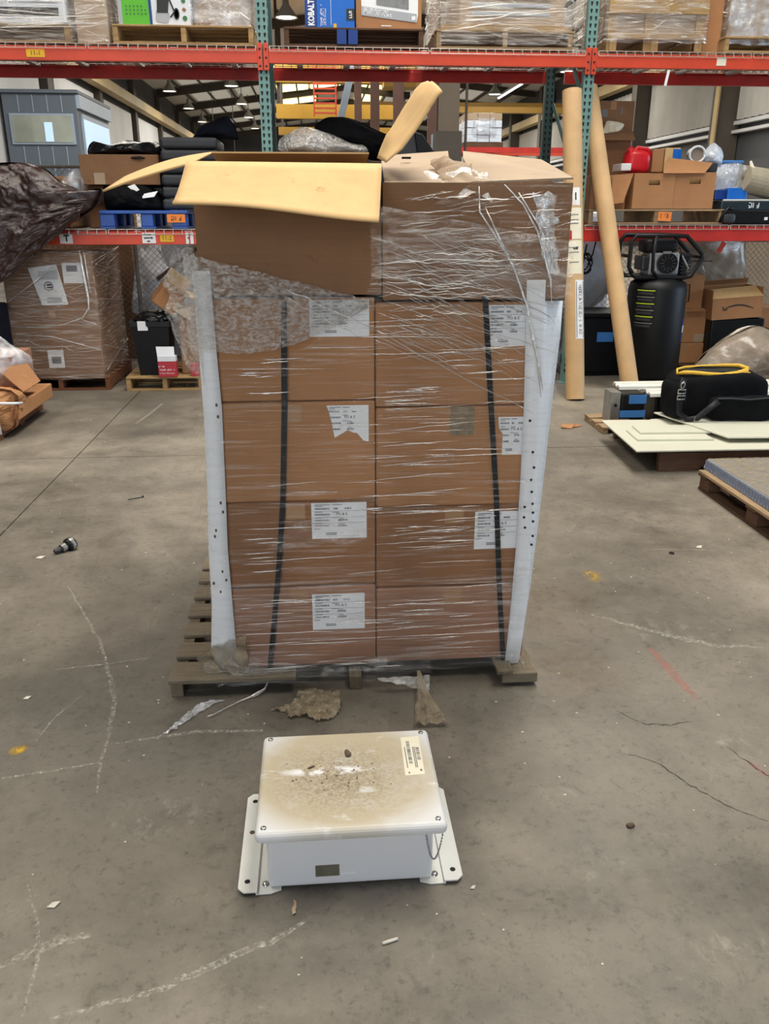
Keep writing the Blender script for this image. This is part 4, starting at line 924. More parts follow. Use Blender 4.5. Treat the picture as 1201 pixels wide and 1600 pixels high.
MB().prism([(2.53,4.80),(3.6,4.74),(3.6,5.60),(2.33,5.50)], .173, .183, 'z').build('panel_sheet', 'panel_white', label='upper white panel sheet under the black bag', cat='panel', bev=.002)
# tool bag
B = thing('duffel_bag', 'black canvas duffel bag with open yellow-lined zip on the white panels', 'bag', (2.70,5.36,.183))
MB().superbox((2.70,5.40,.335),(.66,.30,.31),.42,36,18,.03,4,2).build('body', 'black_cloth', B, smooth=True)
MB().superbox((2.83,5.235,.265),(.47,.12,.165),.38,30,14,.015,6,5).build('side_pocket', 'black_cloth', B, smooth=True)
MB().superbox((2.40,5.37,.31),(.10,.27,.24),.5,20,12,.012,7,7).build('end_pocket', 'black_cloth', B, smooth=True)
mb = MB(); mb.tube([(2.42,5.40,.468),(2.44,5.345,.488),(2.50,5.325,.490),(2.60,5.32,.480),(2.70,5.32,.474),(2.80,5.325,.478),(2.88,5.35,.488),(2.92,5.42,.492),(2.88,5.47,.505),(2.78,5.485,.505),(2.62,5.48,.500),(2.50,5.47,.498),(2.44,5.45,.490),(2.42,5.40,.468)], [.010,.013,.013,.012,.012,.018,.022,.020,.016,.013,.013,.012,.011,.010], 8, .7); mb.build('zip_lining', 'yellow_lining', B, smooth=True)
MB().superbox((2.67,5.40,.482),(.42,.11,.03),.6,24,8).build('opening', 'slot_black', B, smooth=True)
MB().slab([(2.66,5.29,.462),(2.84,5.285,.452),(2.90,5.33,.486),(2.72,5.315,.480)], .006).build('yellow_flap', 'yellow_lining', B)
mb = MB(); mb.tube([(2.405,5.245,.47),(2.385,5.23,.40),(2.38,5.225,.33),(2.39,5.23,.24),(2.44,5.20,.20),(2.50,5.19,.21),(2.56,5.18,.27),(2.62,5.165,.33)], [.022]*8, 8, .22); mb.build('shoulder_strap', 'strap_black', B, smooth=True)
mb = MB()
for z0, z1 in ((.335,.36),(.375,.40)): mb.tube([(2.355,5.205,z0),(2.405,5.205,z0),(2.405,5.205,z1),(2.355,5.205,z1),(2.355,5.205,z0)], .004, 6)
mb.tube([(2.38,5.21,.40),(2.37,5.21,.43),(2.39,5.215,.455),(2.40,5.215,.43),(2.385,5.21,.405)], .005, 6); mb.build('buckle', 'steel', B, smooth=True)
MB().tube([(2.62,5.18,.34),(2.70,5.168,.345),(2.83,5.163,.335),(2.98,5.168,.345),(3.05,5.19,.35)], .005, 6).build('pocket_zip', 'grey_plastic', B)
MB().tube([(2.478,5.175,.23),(2.474,5.172,.20),(2.478,5.172,.185)], .004, 6).build('zip_pull', 'steel', B)
# block and profiles
t = thing('foam_block', 'grey and black block bound with blue tape beside the bag', 'block', (2.24,5.75,0))
MB().bx(2.09,2.16,5.70,5.86,.06,.285).build('end_plate', 'galv', t, bev=.004); MB().lathe([(1e-5,0),(.012,0),(.012,.004)], 10, Matrix.Translation((2.125,5.698,.19)) @ Matrix.Rotation(R(90),4,'X')).build('bolt_hole', 'slot_black', t)
MB().bx(2.165,2.345,5.70,5.86,.05,.27).build('body', 'black_plastic', t, bev=.012)
MB().bx(2.162,2.349,5.695,5.865,.10,.15).build('tape_band', 'blue_tape', t); MB().bx(2.22,2.349,5.695,5.865,.20,.262).build('tape_band', 'blue_tape', t)
t = pallet('low wooden pallet under the taped block and white profiles', 2.02,3.6,5.62,6.05,0,.05,'pallet_wood',3,.1,bottom=False)
def profile(label, x0, x1, y, z):
    P = [(y-.07,z),(y-.065,z+.022),(y-.03,z+.03),(y-.02,z+.018),(y+.01,z+.018),(y+.02,z+.034),(y+.06,z+.036),(y+.07,z+.01),(y+.055,z+.01),(y+.05,z+.026),(y+.028,z+.024),(y+.014,z+.008),(y-.024,z+.008),(y-.034,z+.02),(y-.055,z+.014),(y-.058,z)]
    return MB().prism(P, x0, x1, 'x').build('metal_profile', 'alu_white', label=label, cat='profile')
profile('front white ribbed metal profile behind the black bag', 2.36,3.75,5.73,.255); profile('rear white ribbed metal profile behind the black bag', 2.19,3.70,5.90,.275)
MB().bx(2.42,3.7,5.70,5.96,.05,.255).build('support_box', 'black_plastic', label='long black box carrying the white metal profiles', cat='box', bev=.01)
# corner pallet with blue-edged sheets
t = thing('wooden_pallet', 'dark worn pallet cut by the right edge of the picture', 'pallet', (2.7,3.75,0))
for x in (2.15,2.68,3.15): MB().bx(x,x+.10,3.15,4.36,.098,.115).build('deck_board', 'pallet_wood_y', t, bev=.003)
for k in range(5): MB().bx(2.15,3.25,3.16+k*.275,3.26+k*.275,.084,.098).build('deck_board', 'dark_wood', t, bev=.003)
for x in (2.16,2.68,3.16):
    MB().bx(x,x+.09,3.15,4.36,0,.016).build('runner', 'dark_wood_y', t, bev=.003)
    for y in (3.16,3.70,4.24): MB().bx(x,x+.09,y,y+.11,.016,.084).build('block', 'dark_wood', t, bev=.004)
for k in range(5):
    MB().bx(2.19+.002*k,3.2,3.2,4.385-.003*k,.117+k*.011,.127+k*.011).build('panel_sheet', 'grey_print', label=f'flat grey-blue sheet on the corner pallet, {["lowest","second from the bottom","middle","second from the top","topmost"][k]} of five', cat='sheet', group='sheets on the corner pallet')
t = thing('film_cover', 'brown dusty film over the sheets on the corner pallet', 'film', (2.7,3.8,.172))
def cov(u, v): p = Vector((2.2+1.0*u, 3.2+1.17*v, .176)); p.z += .006*abs(noise.fractal(p*7, .6, 2, 4)); return p
MB().grid(cov, 30, 30).build('sheet', 'film_dirty', t, smooth=True)
mb = MB()
for k in range(40): y = 3.22+k*.029; mb.bx(2.187,2.19,y,y+.014,.118,.17)
mb.build('edge_print', 'edge_blue', t); MB().bx(2.42,2.75,4.0,4.03,.183,.185).build('tape_strip', 'blue_tape', t)

# ================================================================== CARDBOARD TUBES LEANING ON THE RACK
def roll(label, p0, p1, r, group):
    d = Vector(p1)-Vector(p0); t = thing('cardboard_tube', label, 'tube', p0, group=group); m4, L = MB().along(p0, p1)
    MB().lathe([(r-.012,0),(r,0),(r,L),(r-.012,L),(r-.012,L-.25),(r-.012,.25),(r-.012,0)], 28, m4).build('body', 'tan_roll', t, smooth=False)
    MB().lathe([(1e-4,.03),(r-.013,.03)], 28, m4).build('end_plug', 'tan_roll_inside', t)
    return t, m4, L
def wrapsticker(parent, m4, r, a0, a1, l0, l1, mat, name='sticker'):
    n = 8; vs = []; fs = []
    for i in range(n+1):
        a = a0+(a1-a0)*i/n
        for l in (l0, l1): vs.append((r*math.cos(a), r*math.sin(a), l))
    fs = [(2*i,2*i+2,2*i+3,2*i+1) for i in range(n)]
    return MB().add(vs, fs, m4).build(name, mat, parent)
t, m4, L = roll('thick cardboard tube with shipping labels leaning beside the carton stack', (2.17,6.78,.0), (2.13,7.38,2.43), .079, 'cardboard tubes leaning on the rack')
def front_angle(m4):
    inv = m4.to_3x3().inverted(); d = inv @ Vector((-.25,-1,0)); return math.atan2(d.y, d.x)
fa = front_angle(m4); sgn = 1 if (m4.to_3x3() @ Vector((math.cos(fa+.5), math.sin(fa+.5), 0))).x > (m4.to_3x3() @ Vector((math.cos(fa-.5), math.sin(fa-.5), 0))).x else -1
def st(a, b, l0, l1, mat, off=.001): return wrapsticker(t, m4, .079+off, fa+sgn*a, fa+sgn*b, l0, l1, mat)
s = st(.1,1.2,.50,.98,'paper'); wrapsticker(s, m4, .0812, fa+sgn*.18, fa+sgn*.24, .51, .97, 'ink', 'print'); wrapsticker(s, m4, .0812, fa+sgn*1.05, fa+sgn*1.12, .51, .97, 'ink', 'print')
mr = m4.to_3x3(); ax = (mr @ Vector((0,0,1))).normalized(); am = fa+sgn*.62; c0 = m4 @ Vector((.0822*math.cos(am), .0822*math.sin(am), .74)); tn = (mr @ Vector((-math.sin(am)*sgn, math.cos(am)*sgn, 0))).normalized()
scribble(s, c0, -ax, tn, .40, .030, 21, 'ink', .0016)
s = st(-.9,.9,1.03,1.30,'paper_cream'); s2 = st(-.9,.9,1.38,1.56,'paper_cream'); st(-.9,-.2,1.31,1.38,'red_print'); st(-.2,.9,1.31,1.38,'paper_cream'); s3 = st(-.1,.7,1.58,1.72,'paper')
for ss, l in ((s,1.24),(s,1.2),(s,1.12),(s2,1.5),(s2,1.46),(s2,1.43)): wrapsticker(ss, m4, .0812, fa+sgn*-.5, fa+sgn*.5, l, l+.008, 'ink_grey', 'print')
wrapsticker(s, m4, .0812, fa-sgn*.1, fa+sgn*.4, 1.225, 1.245, 'ink', 'print'); wrapsticker(s3, m4, .0812, fa+sgn*.15, fa+sgn*.3, 1.62, 1.68, 'ink', 'print')
roll('plain cardboard tube leaning through the rack in front of the compressor', (2.67,6.80,.0), (2.38,7.75,2.50), .075, 'cardboard tubes leaning on the rack')

# ================================================================== AIR COMPRESSOR
CX, CY = 3.0, 7.30
A = thing('air_compressor', 'black upright air compressor with petrol engine in a tubular cage', 'compressor', (CX,CY,0))
M4 = Matrix.Translation((CX,CY,0))
MB().lathe([(1e-4,.06),(.15,.06),(.225,.09),(.25,.14),(.25,.86),(.235,.92),(.17,.955),(1e-4,.965)], 36, M4).build('tank', 'gloss_black', A, smooth=True)
for k in range(3):
    a = R(-90+120*k); MB().box((CX+.18*math.cos(a),CY+.18*math.sin(a),.045),(.08,.06,.09),(0,0,a)).build('foot', 'black_plastic', A)
MB().lathe([(.21,.02),(.235,.02),(.235,.10),(.21,.10)], 28, M4).build('base_ring', 'black_plastic', A)
def tanksticker(a0, a1, z0, z1, mat, off=.001, parent=None):
    n = 6; vs = []
    for i in range(n+1):
        a = R(a0+(a1-a0)*i/n)
        for z in (z0, z1): vs.append((CX+(.25+off)*math.cos(a), CY+(.25+off)*math.sin(a), z))
    return MB().add(vs, [(2*i,2*i+2,2*i+3,2*i+1) for i in range(n)]).build('sticker' if parent is None else 'print', mat, parent or A)
s = tanksticker(206,246,.50,.88,'black_plastic')
for k in range(6): tanksticker(207,244,.86-k*.055,.868-k*.055,'lime' if k % 2 == 0 else 'galv',.002,s); tanksticker(209,240,.83-k*.055,.85-k*.055,'grey_plastic',.002,s)
s = tanksticker(318,338,.42,.62,'navy_print'); tanksticker(322,334,.5,.56,'white_print',.002,s)
# cage
cz = .975
def cage(y):
    return [(CX-.30,y,cz+.03),(CX-.33,y,cz+.08),(CX-.33,y,cz+.28),(CX-.29,y,cz+.335),(CX+.05,y,cz+.335),(CX+.15,y,cz+.33),(CX+.30,y,cz+.19),(CX+.31,y,cz+.15),(CX+.22,y,cz+.0),(CX+.16,y,cz-.01),(CX-.26,y,cz-.005),(CX-.30,y,cz+.03)]
for y in (CY-.14, CY+.13): MB().tube(cage(y), .019, 10).build('cage_tube', 'gloss_black', A, smooth=True)
for x, z in ((CX-.33,cz+.17),(CX-.12,cz+.335),(CX+.15,cz+.33),(CX+.31,cz+.16),(CX-.2,cz-.005),(CX+.16,cz-.01)): MB().tube([(x,CY-.14,z),(x,CY+.13,z)], .014, 8).build('cross_tube', 'gloss_black', A, smooth=True)
MB().tube([(CX-.12,CY-.15,cz+.33),(CX-.14,CY-.17,cz+.2),(CX-.13,CY-.17,cz+.05),(CX-.08,CY-.15,cz)], .016, 8).build('cage_tube', 'gloss_black', A, smooth=True)
MB().bx(CX-.27,CX+.22,CY-.14,CY+.13,cz-.012,cz+.004).build('engine_plate', 'black_plastic', A)
MB().bx(CX-.14,CX+.13,CY-.10,CY+.11,cz+.004,cz+.20).build('engine_block', 'engine_grey', A, bev=.02)
MB().superbox((CX-.04,CY-.0,cz+.25),(.30,.22,.12),.4,24,12).build('fuel_tank', 'gloss_black', A, smooth=True)
g = MB().cyl((CX+.01,CY-.10,cz+.11),(CX+.01,CY-.145,cz+.11),.085,n=24).build('recoil_cover', 'black_plastic', A)
mb = MB()
for k in range(12): a = R(30*k); mb.box((CX+.01+.055*math.cos(a),CY-.147,cz+.11+.055*math.sin(a)),(.035,.004,.008),(0,-a,0))
mb.build('vent', 'grey_plastic', g)
MB().bx(CX-.20,CX-.14,CY-.10,CY+.10,cz+.05,cz+.17).build('pump_head', 'dark_steel', A, bev=.01)
mb = MB()
for k in range(6): mb.bx(CX+.15,CX+.24,CY-.09,CY+.09,cz+.02+k*.028,cz+.032+k*.028)
mb.bx(CX+.17,CX+.22,CY-.07,CY+.07,cz,cz+.19).build('cylinder_fins', 'dark_steel', A)
MB().tube([(CX+.10,CY-.14,cz+.22),(CX+.13,CY-.17,cz+.15),(CX+.18,CY-.17,cz+.07),(CX+.17,CY-.14,cz+.03)], .008, 8).build('hose', 'galv', A, smooth=True)
MB().tube([(CX+.02,CY-.15,cz+.22),(CX+.08,CY-.18,cz+.24),(CX+.12,CY-.16,cz+.17)], .006, 8).build('hose', 'black_plastic', A, smooth=True)
MB().tube([(CX+.22,CY-.1,cz+.13),(CX+.41,CY-.12,cz+.13)], .010, 8).build('outlet_pipe', 'dark_steel', A); MB().box((CX-.02,CY-.17,cz+.2),(.07,.01,.02)).build('engine_badge', 'galv', A)

# cartons behind and right of the compressor
def carton(label, x0, x1, y0, y1, z0, z1, mat='cardboard', group=None, rz=0, tape=True, name='cardboard_box'):
    cx, cy = (x0+x1)/2, (y0+y1)/2
    t = thing(name, label, 'box', (cx,cy,z0), rz, group)
    m4 = MW[t] @ Matrix.Translation((-cx,-cy,-z0)); 
    MB().bx(x0,x1,y0,y1,z0,z1,m4).build('body', mat, t, bev=.006)
    if tape: MB().bx(cx-.025,cx+.025,y0-.0015,y0,z1-.07,z1-.004,m4).bx(cx-.025,cx+.025,y0,y1,z1,z1+.0015,m4).build('tape', 'tape', t)
    return t
t = carton('top brown carton behind the compressor with black handle outline', 3.36,3.75,8.0,8.35,.60,.93)
s = MB().tube([(3.545,7.996,.82),(3.605,7.996,.84),(3.61,7.996,.68),(3.555,7.996,.66),(3.545,7.996,.82)], .006, 4).build('handle_print', 'ink', t)
MB().slab([(3.36,7.99,.615),(3.76,7.99,.615),(3.77,7.93,.59),(3.36,7.93,.59)], .005).build('flap', 'cardboard', t)
t = carton('middle brown carton behind the compressor with pale tape square', 3.36,3.82,7.98,8.38,.285,.595)
MB().bx(3.70,3.80,7.977,7.979,.29,.37).build('tape_square', 'cardboard_grey', t)
carton('lowest brown carton behind the compressor', 3.34,3.90,7.96,8.38,.085,.282)
pallet('small pallet under the brown cartons behind the compressor', 3.3,4.4,7.92,8.42,0,.082,'dark_wood',5,.09,matr='dark_wood_y')
# open carton with the curved arrow
t = thing('cardboard_box', 'open carton with curved arrow print lying tilted on a dark crate', 'box', (4.04,8.0,.53))
mz = Matrix.Translation((4.04,8.0,.53)) @ Matrix.Rotation(R(-3.5),4,'Y')
def lb(a): return mz
mb = MB(); q = .006
mb.bx(-.25,.25,-.16,-.16+q,0,.20,mz).bx(-.25,.25,.18,.18+q,0,.30,mz).bx(-.25,-.25+q,-.154,.18,0,.28,mz).bx(.25-q,.25,-.154,.18,0,.28,mz).bx(-.25,.25,-.154,.18,0,q,mz).build('body', 'cardboard', t)
MB().add([(-.25,-.16,.20),(.25,-.16,.20),(.235,-.02,.285),(-.245,-.04,.275)], [(0,1,2,3)], mz).build('flap', 'cardboard_inside', t, solid=.005)
MB().add([(-.25,.18,.30),(.25,.18,.30),(.24,.13,.345),(-.24,.13,.345)], [(0,1,2,3)], mz).build('flap', 'cardboard', t, solid=.005)
P = [(-.14+.30*k/12, -.164, .075+.055*math.sin(math.pi*(.12+.8*k/12))) for k in range(13)]
MB().tube([mz @ Vector(p) for p in P], [.003,.004,.005,.006,.007,.007,.007,.007,.007,.006,.005,.004,.003], 4, .3).tube([mz @ Vector(p) for p in [(-.145,-.164,.125),(-.14,-.164,.088),(-.10,-.164,.092)]], .005, 4, .3).build('arrow_print', 'ink', t)
MB().bx(3.80,4.34,7.85,8.3,.085,.53).build('plastic_crate', 'black_plastic', label='dark crate under the carton with the arrow print', cat='crate', bev=.02)
carton('plain carton at the right picture edge behind the dusty film', 4.36,4.8,8.0,8.4,.085,.62)
# dusty film heap, dark bin, cables
MB().blob([(3.30,0),(3.32,.16),(3.45,.32),(3.60,.44),(3.74,.53),(3.86,.56),(4.05,.52),(4.3,.46),(4.6,.2),(4.6,0)], 7.15, .6, .035, 5, 3).build('plastic_heap', 'bag_brown', smooth=True, label='big heap of brown dusty plastic sheeting right of the compressor', cat='plastic sheeting')
t = thing('plastic_bin', 'low black bin with blue tape behind the leaning tubes', 'bin', (2.62,7.95,0))
MB().bx(2.36,2.93,7.8,8.3,.03,.56).build('body', 'black_plastic', t, bev=.02); MB().bx(2.34,2.95,7.78,8.32,.56,.60).build('rim', 'black_plastic', t, bev=.008); MB().bx(2.66,2.82,7.795,7.80,.33,.42).build('tape', 'blue_tape', t); MB().bx(2.36,2.93,7.82,8.28,0,.03).build('base', 'black_plastic', t)
mb = MB(); P = []
for k in range(46): a = k*.55; P.append((2.42+.055*math.cos(a)+.02*math.sin(k*.3), 7.60+.012*math.sin(k), 1.06+.075*math.sin(a)+.02*math.cos(k*.2)))
mb.tube(P, .007, 6).tube([(2.42,7.58,1.23),(2.41,7.6,1.1),(2.40,7.62,.95),(2.43,7.6,.8),(2.37,7.62,.7),(2.36,7.62,.62)], .008, 6).tube([(2.50,7.58,1.25),(2.49,7.6,1.15),(2.45,7.6,1.05)], .007, 6)
mb.build('cable_coil', 'black_plastic', smooth=True, label='black cable coil hanging under the shelf between the two tubes', cat='cable')
MB().lump((2.72,8.55,.95),(.30,.10,.40),.12,2.5,6).build('plastic_bundle', 'milky', smooth=True, label='blue-grey plastic bundle hanging behind the plain tube', cat='bundle')
MB().blob([(3.30,.85),(3.55,1.26),(4.35,1.28),(4.42,.75),(3.8,.75)], 8.50, .16, .02, 4, 8).build('plastic_cover', 'bag_brown', smooth=True, label='grey plastic sheet hung behind the compressor under the shelf', cat='plastic sheet')
t = thing('plastic_pouch', 'clear pouch with orange tag under the right shelf', 'pouch', (4.05,8.35,1.1))
MB().blob([(3.86,1.20),(4.1,1.26),(4.26,1.2),(4.2,1.12),(4.06,1.09),(3.95,1.14)], 8.36, .06, .02, 12, 2, 40, 8).build('pouch', 'film_clear', t, smooth=True); MB().box((4.02,8.31,1.17),(.05,.004,.11),(0,.5,0)).build('tag', 'rack_red', t)

# ---- chain-link fence behind the lower rack
def fence(label, x0, x1, z0, z1, y):
    t = thing('chain_link_fence', label, 'fence', ((x0+x1)/2,y,0)); mb = MB(); p = .058
    n = int((x1-x0+z1-z0)/p)
    for sg in (1,-1):
        for k in range(n+1):
            c = k*p
            if sg > 0: a = (x0+c-(z1-z0), z0); b = (x0+c, z1)
            else: a = (x0+c, z0); b = (x0+c-(z1-z0), z1)
            def clip(a, b):
                (xa, za), (xb, zb) = a, b; lo, hi = 0.0, 1.0
                for s0, s1 in ((x0,x1),):
                    d = xb-xa; t0, t1 = (s0-xa)/d, (s1-xa)/d; lo, hi = max(lo,min(t0,t1)), min(hi,max(t0,t1))
                return (lo, hi)
            lo, hi = clip(a, b)
            if hi-lo > .02: mb.tube([(a[0]+(b[0]-a[0])*lo,y+.002*sg,a[1]+(b[1]-a[1])*lo),(a[0]+(b[0]-a[0])*hi,y+.002*sg,a[1]+(b[1]-a[1])*hi)], .002, 4)
    mb.build('wire_mesh', 'fence_wire', t, kind='stuff')
    for x in (x0,(x0+x1)/2,x1): MB().cyl((x,y,0),(x,y,z1+.03),.02,n=8).build('post', 'fence_wire', t)
    MB().cyl((x0,y,z1),(x1,y,z1),.015,n=8).build('rail', 'fence_wire', t)
fence('chain-link fence behind the lower left bay', -3.0,-.5, 0,1.9, 8.62); fence('chain-link fence behind the lower right bay', 2.35,4.9, 0,1.22, 8.68)
# goods beyond the fence
MB().blob([(-1.95,.5),(-1.82,1.25),(-1.66,1.34),(-1.55,1.0),(-1.42,.82),(-1.50,.55),(-1.7,.45)], 9.1, .3, .03, 5, 9).build('paper_sack', 'white_gloss', smooth=True, label='crumpled white sack behind the left chain-link fence', cat='sack')
MB().bx(-1.62,-1.15,9.3,9.8,0,1.55).build('steel_cabinet', 'grey_print', label='grey cabinet behind the left chain-link fence', cat='cabinet', bev=.01)
carton('upright brown carton behind the left chain-link fence', -1.24,-.8,9.0,9.3,.0,1.32,'cardboard_grey')
MB().tube([(-1.62,8.9,.85),(-1.2,8.95,1.15)], .02, 6).build('iron_bar', 'rust_post', label='slanted dark bar behind the left fence', cat='bar')
MB().bx(-3.2,-1.9,9.2,9.6,0,1.7).build('stacked_panel', 'cardboard_dark', label='dark brown panel stack behind the wrapped cartons', cat='panel stack', bev=.01)
MB().bx(3.9,5.4,9.6,10.2,0,1.3).build('wrapped_crate', 'cardboard_grey', label='pale crate far behind the right chain-link fence', cat='crate', bev=.01)
MB().bx(2.2,3.3,9.4,9.9,0,1.5).build('wrapped_bale', 'milky', label='pale blue wrapped bale behind the plain tube', cat='bale', bev=.05)

# ================================================================== RIGHT LOWER SHELF (deck at z 1.39)
ZR = 1.396
pallet('wooden pallet on the lower right shelf under the hand-hole boxes', 2.40,3.62,7.52,8.3,ZR,.125,'pallet_wood',6,.09)
zp = ZR+.125
def movebox(label, x0, x1, y0, z0, z1, rz=0):
    t = thing('moving_box', label, 'box', ((x0+x1)/2,y0+.2,z0), group='hand-hole boxes on the right shelf'); cx = (x0+x1)/2; hz = z1-.075
    mb = MB(); W = .05
    mb.bx(x0,cx-W,y0,y0+.005,z0,z1).bx(cx+W,x1,y0,y0+.005,z0,z1).bx(cx-W,cx+W,y0,y0+.005,z0,hz-.02).bx(cx-W,cx+W,y0,y0+.005,hz+.02,z1)
    mb.bx(x0,x0+.005,y0+.005,y0+.42,z0,z1).bx(x1-.005,x1,y0+.005,y0+.42,z0,z1).bx(x0,x1,y0+.415,y0+.42,z0,z1).bx(x0,x1,y0,y0+.42,z0,z0+.005).build('body', 'cardboard', t)
    MB().slab([(cx-W,y0+.006,hz+.02),(cx+W,y0+.006,hz+.02),(cx+W,y0+.04,hz-.01),(cx-W,y0+.04,hz-.01)], .004).build('handle_flap', 'cardboard_inside', t)
    return t
movebox('left of the two hand-hole boxes on the right shelf', 2.78,3.145,7.53,zp,1.815)
movebox('right of the two hand-hole boxes on the right shelf', 3.15,3.515,7.54,zp,1.825)
t = thing('cardboard_box', 'carton with drooping side flap behind the tube on the right shelf', 'box', (2.56,7.75,zp))
MB().bx(2.42,2.74,7.60,8.1,zp,1.80).build('body', 'cardboard', t, bev=.005); MB().slab([(2.60,7.58,1.80),(2.775,7.55,1.815),(2.70,7.53,1.575),(2.60,7.56,1.56)], .005).build('flap', 'cardboard', t)
MB().slab([(3.02,7.50,1.815),(3.40,7.52,1.818),(3.50,7.60,1.905),(3.10,7.62,1.945)], .006).build('cardboard_flap', 'cardboard', label='loose cardboard lid lying across the two hand-hole boxes', cat='cardboard')
t = thing('plastic_jug', 'bright red plastic jug on the right shelf beside the boxes', 'jug', (2.87,7.74,1.82))
MB().superbox((2.87,7.76,1.915),(.22,.18,.19),.5,24,14,.01,8,2,(0,.1,0)).build('body', 'red_plastic', t, smooth=True); MB().tube([(2.80,7.74,1.98),(2.86,7.74,2.03),(2.95,7.74,2.02),(2.99,7.74,1.96)], .018, 8).build('handle', 'red_plastic', t, smooth=True); MB().cyl((2.80,7.73,2.0),(2.78,7.73,2.03),.03,.028,12).build('cap', 'red_plastic', t)
t = carton('small white-ended carton left of the red jug', 2.70,2.79,7.66,7.9,1.84,1.90,'paper',tape=False)
t = carton('blue and brown file carton on top of the hand-hole boxes', 3.10,3.24,7.70,7.95,1.83,2.03,'cardboard_inside',tape=False,rz=.0); MB().bx(3.17,3.245,7.695,7.70,1.84,2.02).build('print', 'blue_print', t)
t = carton('open brown file carton left of the blue one', 2.99,3.09,7.70,7.95,1.83,2.02,'cardboard',tape=False)
t = thing('wire_reel', 'white wire ring standing on the right shelf boxes', 'reel', (3.39,7.7,1.93))
P = [(3.375+.07*math.cos(R(a)),7.66,1.975+.065*math.sin(R(a))) for a in range(0,361,20)]
MB().tube(P, .010, 8).build('rim', 'white_gloss', t, smooth=True); MB().lathe([(1e-4,0),(.06,0),(.06,.08),(1e-4,.08)], 20, Matrix.Translation((3.375,7.75,1.975)) @ Matrix.Rotation(R(90),4,'X')).build('core', 'bag_brown', t)
MB().blob([(3.45,1.91),(3.44,1.97),(3.50,2.05),(3.545,2.08),(3.61,2.03),(3.635,1.96),(3.63,1.88),(3.55,1.87)], 7.72, .2, .012, 14, 5, 48, 10).build('plastic_bag', 'milky', smooth=True, label='knotted milky plastic bag on top of the right shelf goods', cat='plastic bag')
MB().bx(3.40,3.56,7.62,7.85,1.83,1.905).build('storage_tray', 'grey_plastic', label='dark tray under the knotted plastic bag', cat='tray', bev=.01)
t = thing('plastic_tub', 'pale blue lidded tub right of the hand-hole boxes', 'tub', (3.68,7.85,1.6)); MB().bx(3.56,3.80,7.70,8.05,1.60,1.91).build('body', 'milky', t, bev=.02); MB().bx(3.54,3.82,7.68,8.07,1.905,1.93).build('lid', 'blue_tape', t, bev=.008)
MB().blob([(3.545,1.68),(3.545,1.86),(3.62,1.90),(3.74,1.91),(3.86,1.86),(3.82,1.70),(3.70,1.665)], 7.62, .10, .015, 10, 7, 56, 10).build('plastic_bag', 'film_clear', smooth=True, label='clear crumpled plastic bag draped over the blue boxes', cat='plastic bag')
MB().bx(3.66,3.84,7.58,7.75,1.60,1.70).build('storage_box', 'blue_print', label='bright blue box under the clear plastic bag', cat='box', bev=.008)
MB().bx(3.555,3.655,7.60,7.75,1.60,1.685).build('storage_box', 'navy_print', label='dark navy box left of the bright blue box', cat='box', bev=.008)
t = thing('tool_case', 'long dark case with white marks at the right end of the shelf', 'case', (3.95,7.7,ZR)); MB().bx(3.60,4.7,7.56,7.95,ZR,1.505).build('base', 'black_plastic', t, bev=.012); MB().bx(3.60,4.7,7.55,7.96,1.508,1.59).build('lid', 'teal_case', t, bev=.012)
scribble(t, (3.90,7.5485,1.555), (1,0,0), (0,0,1), .10, .04, 4, 'white_print', .004); MB().bx(4.02,4.05,7.555,7.56,1.43,1.455).bx(3.625,3.66,7.555,7.56,1.425,1.445).build('sticker', 'white_print', t)
MB().tube([(3.62,7.57,1.597),(4.6,7.57,1.597)], .008, 6).build('trim_strip', 'alu_white', t)
t = thing('foam_roll', 'beige foam roll lying at the right end of the shelf', 'roll', (4.15,7.75,1.6)); m4, L = MB().along((3.80,7.62,1.78),(4.5,7.75,1.66)); MB().lathe([(.02,0),(.11,0),(.125,.3),(.125,L),(.02,L)], 24, m4).build('body', 'foam_roll', t, smooth=False); MB().lathe([(1e-4,.01),(.03,.01)], 12, m4).build('core', 'slot_black', t)
MB().tube([(3.84,7.6,1.92),(3.86,7.58,1.85),(3.85,7.56,1.78)], [.01,.02,.006], 8).build('tape_loop', 'paper_cream', label='loose cream tape end hanging over the foam roll', cat='tape', smooth=True)
t = thing('hand_plane_tool', 'small dark workshop tool at the end of the shelf pallet', 'tool', (3.60,7.50,ZR)); MB().superbox((3.66,7.505,1.445),(.12,.06,.09),.6,16,10).build('housing', 'grey_plastic', t, smooth=True); MB().tube([(3.58,7.50,1.41),(3.60,7.49,1.48),(3.64,7.49,1.53),(3.69,7.49,1.53)], .014, 8).build('handle', 'black_plastic', t, smooth=True); MB().cyl((3.60,7.50,1.49),(3.68,7.50,1.50),.022,n=10).build('motor', 'black_plastic', t)
t = thing('price_tag', 'orange tag with numbers on the shelf pallet', 'tag', (3.08,7.51,1.45)); MB().box((3.08,7.512,1.462),(.12,.004,.075),(0,.05,0)).build('card', 'orange_paper', t); scribble(t, (3.08,7.5092,1.468), (1,0,0), (0,0,1), .08, .03, 5, 'ink', .002)
t = carton('tall grey-brown carton with torn paper at the back of the right shelf', 2.50,2.885,7.98,8.3,ZR+.125,2.43,'cardboard_dark')
MB().slab([(2.50,7.97,2.18),(2.885,7.97,2.18),(2.89,7.90,2.10),(2.50,7.90,2.10)], .006).build('flap', 'cardboard_dark', t)
MB().blob([(2.60,2.16),(2.63,2.27),(2.72,2.26),(2.80,2.24),(2.76,2.18),(2.68,2.17)], 7.95, .05, .015, 14, 3, 36, 8).build('torn_paper', 'paper_cream', t, smooth=True); MB().bx(2.59,2.64,7.977,7.979,2.30,2.36).bx(2.76,2.775,7.977,7.979,2.32,2.38).build('print', 'ink_grey', t)

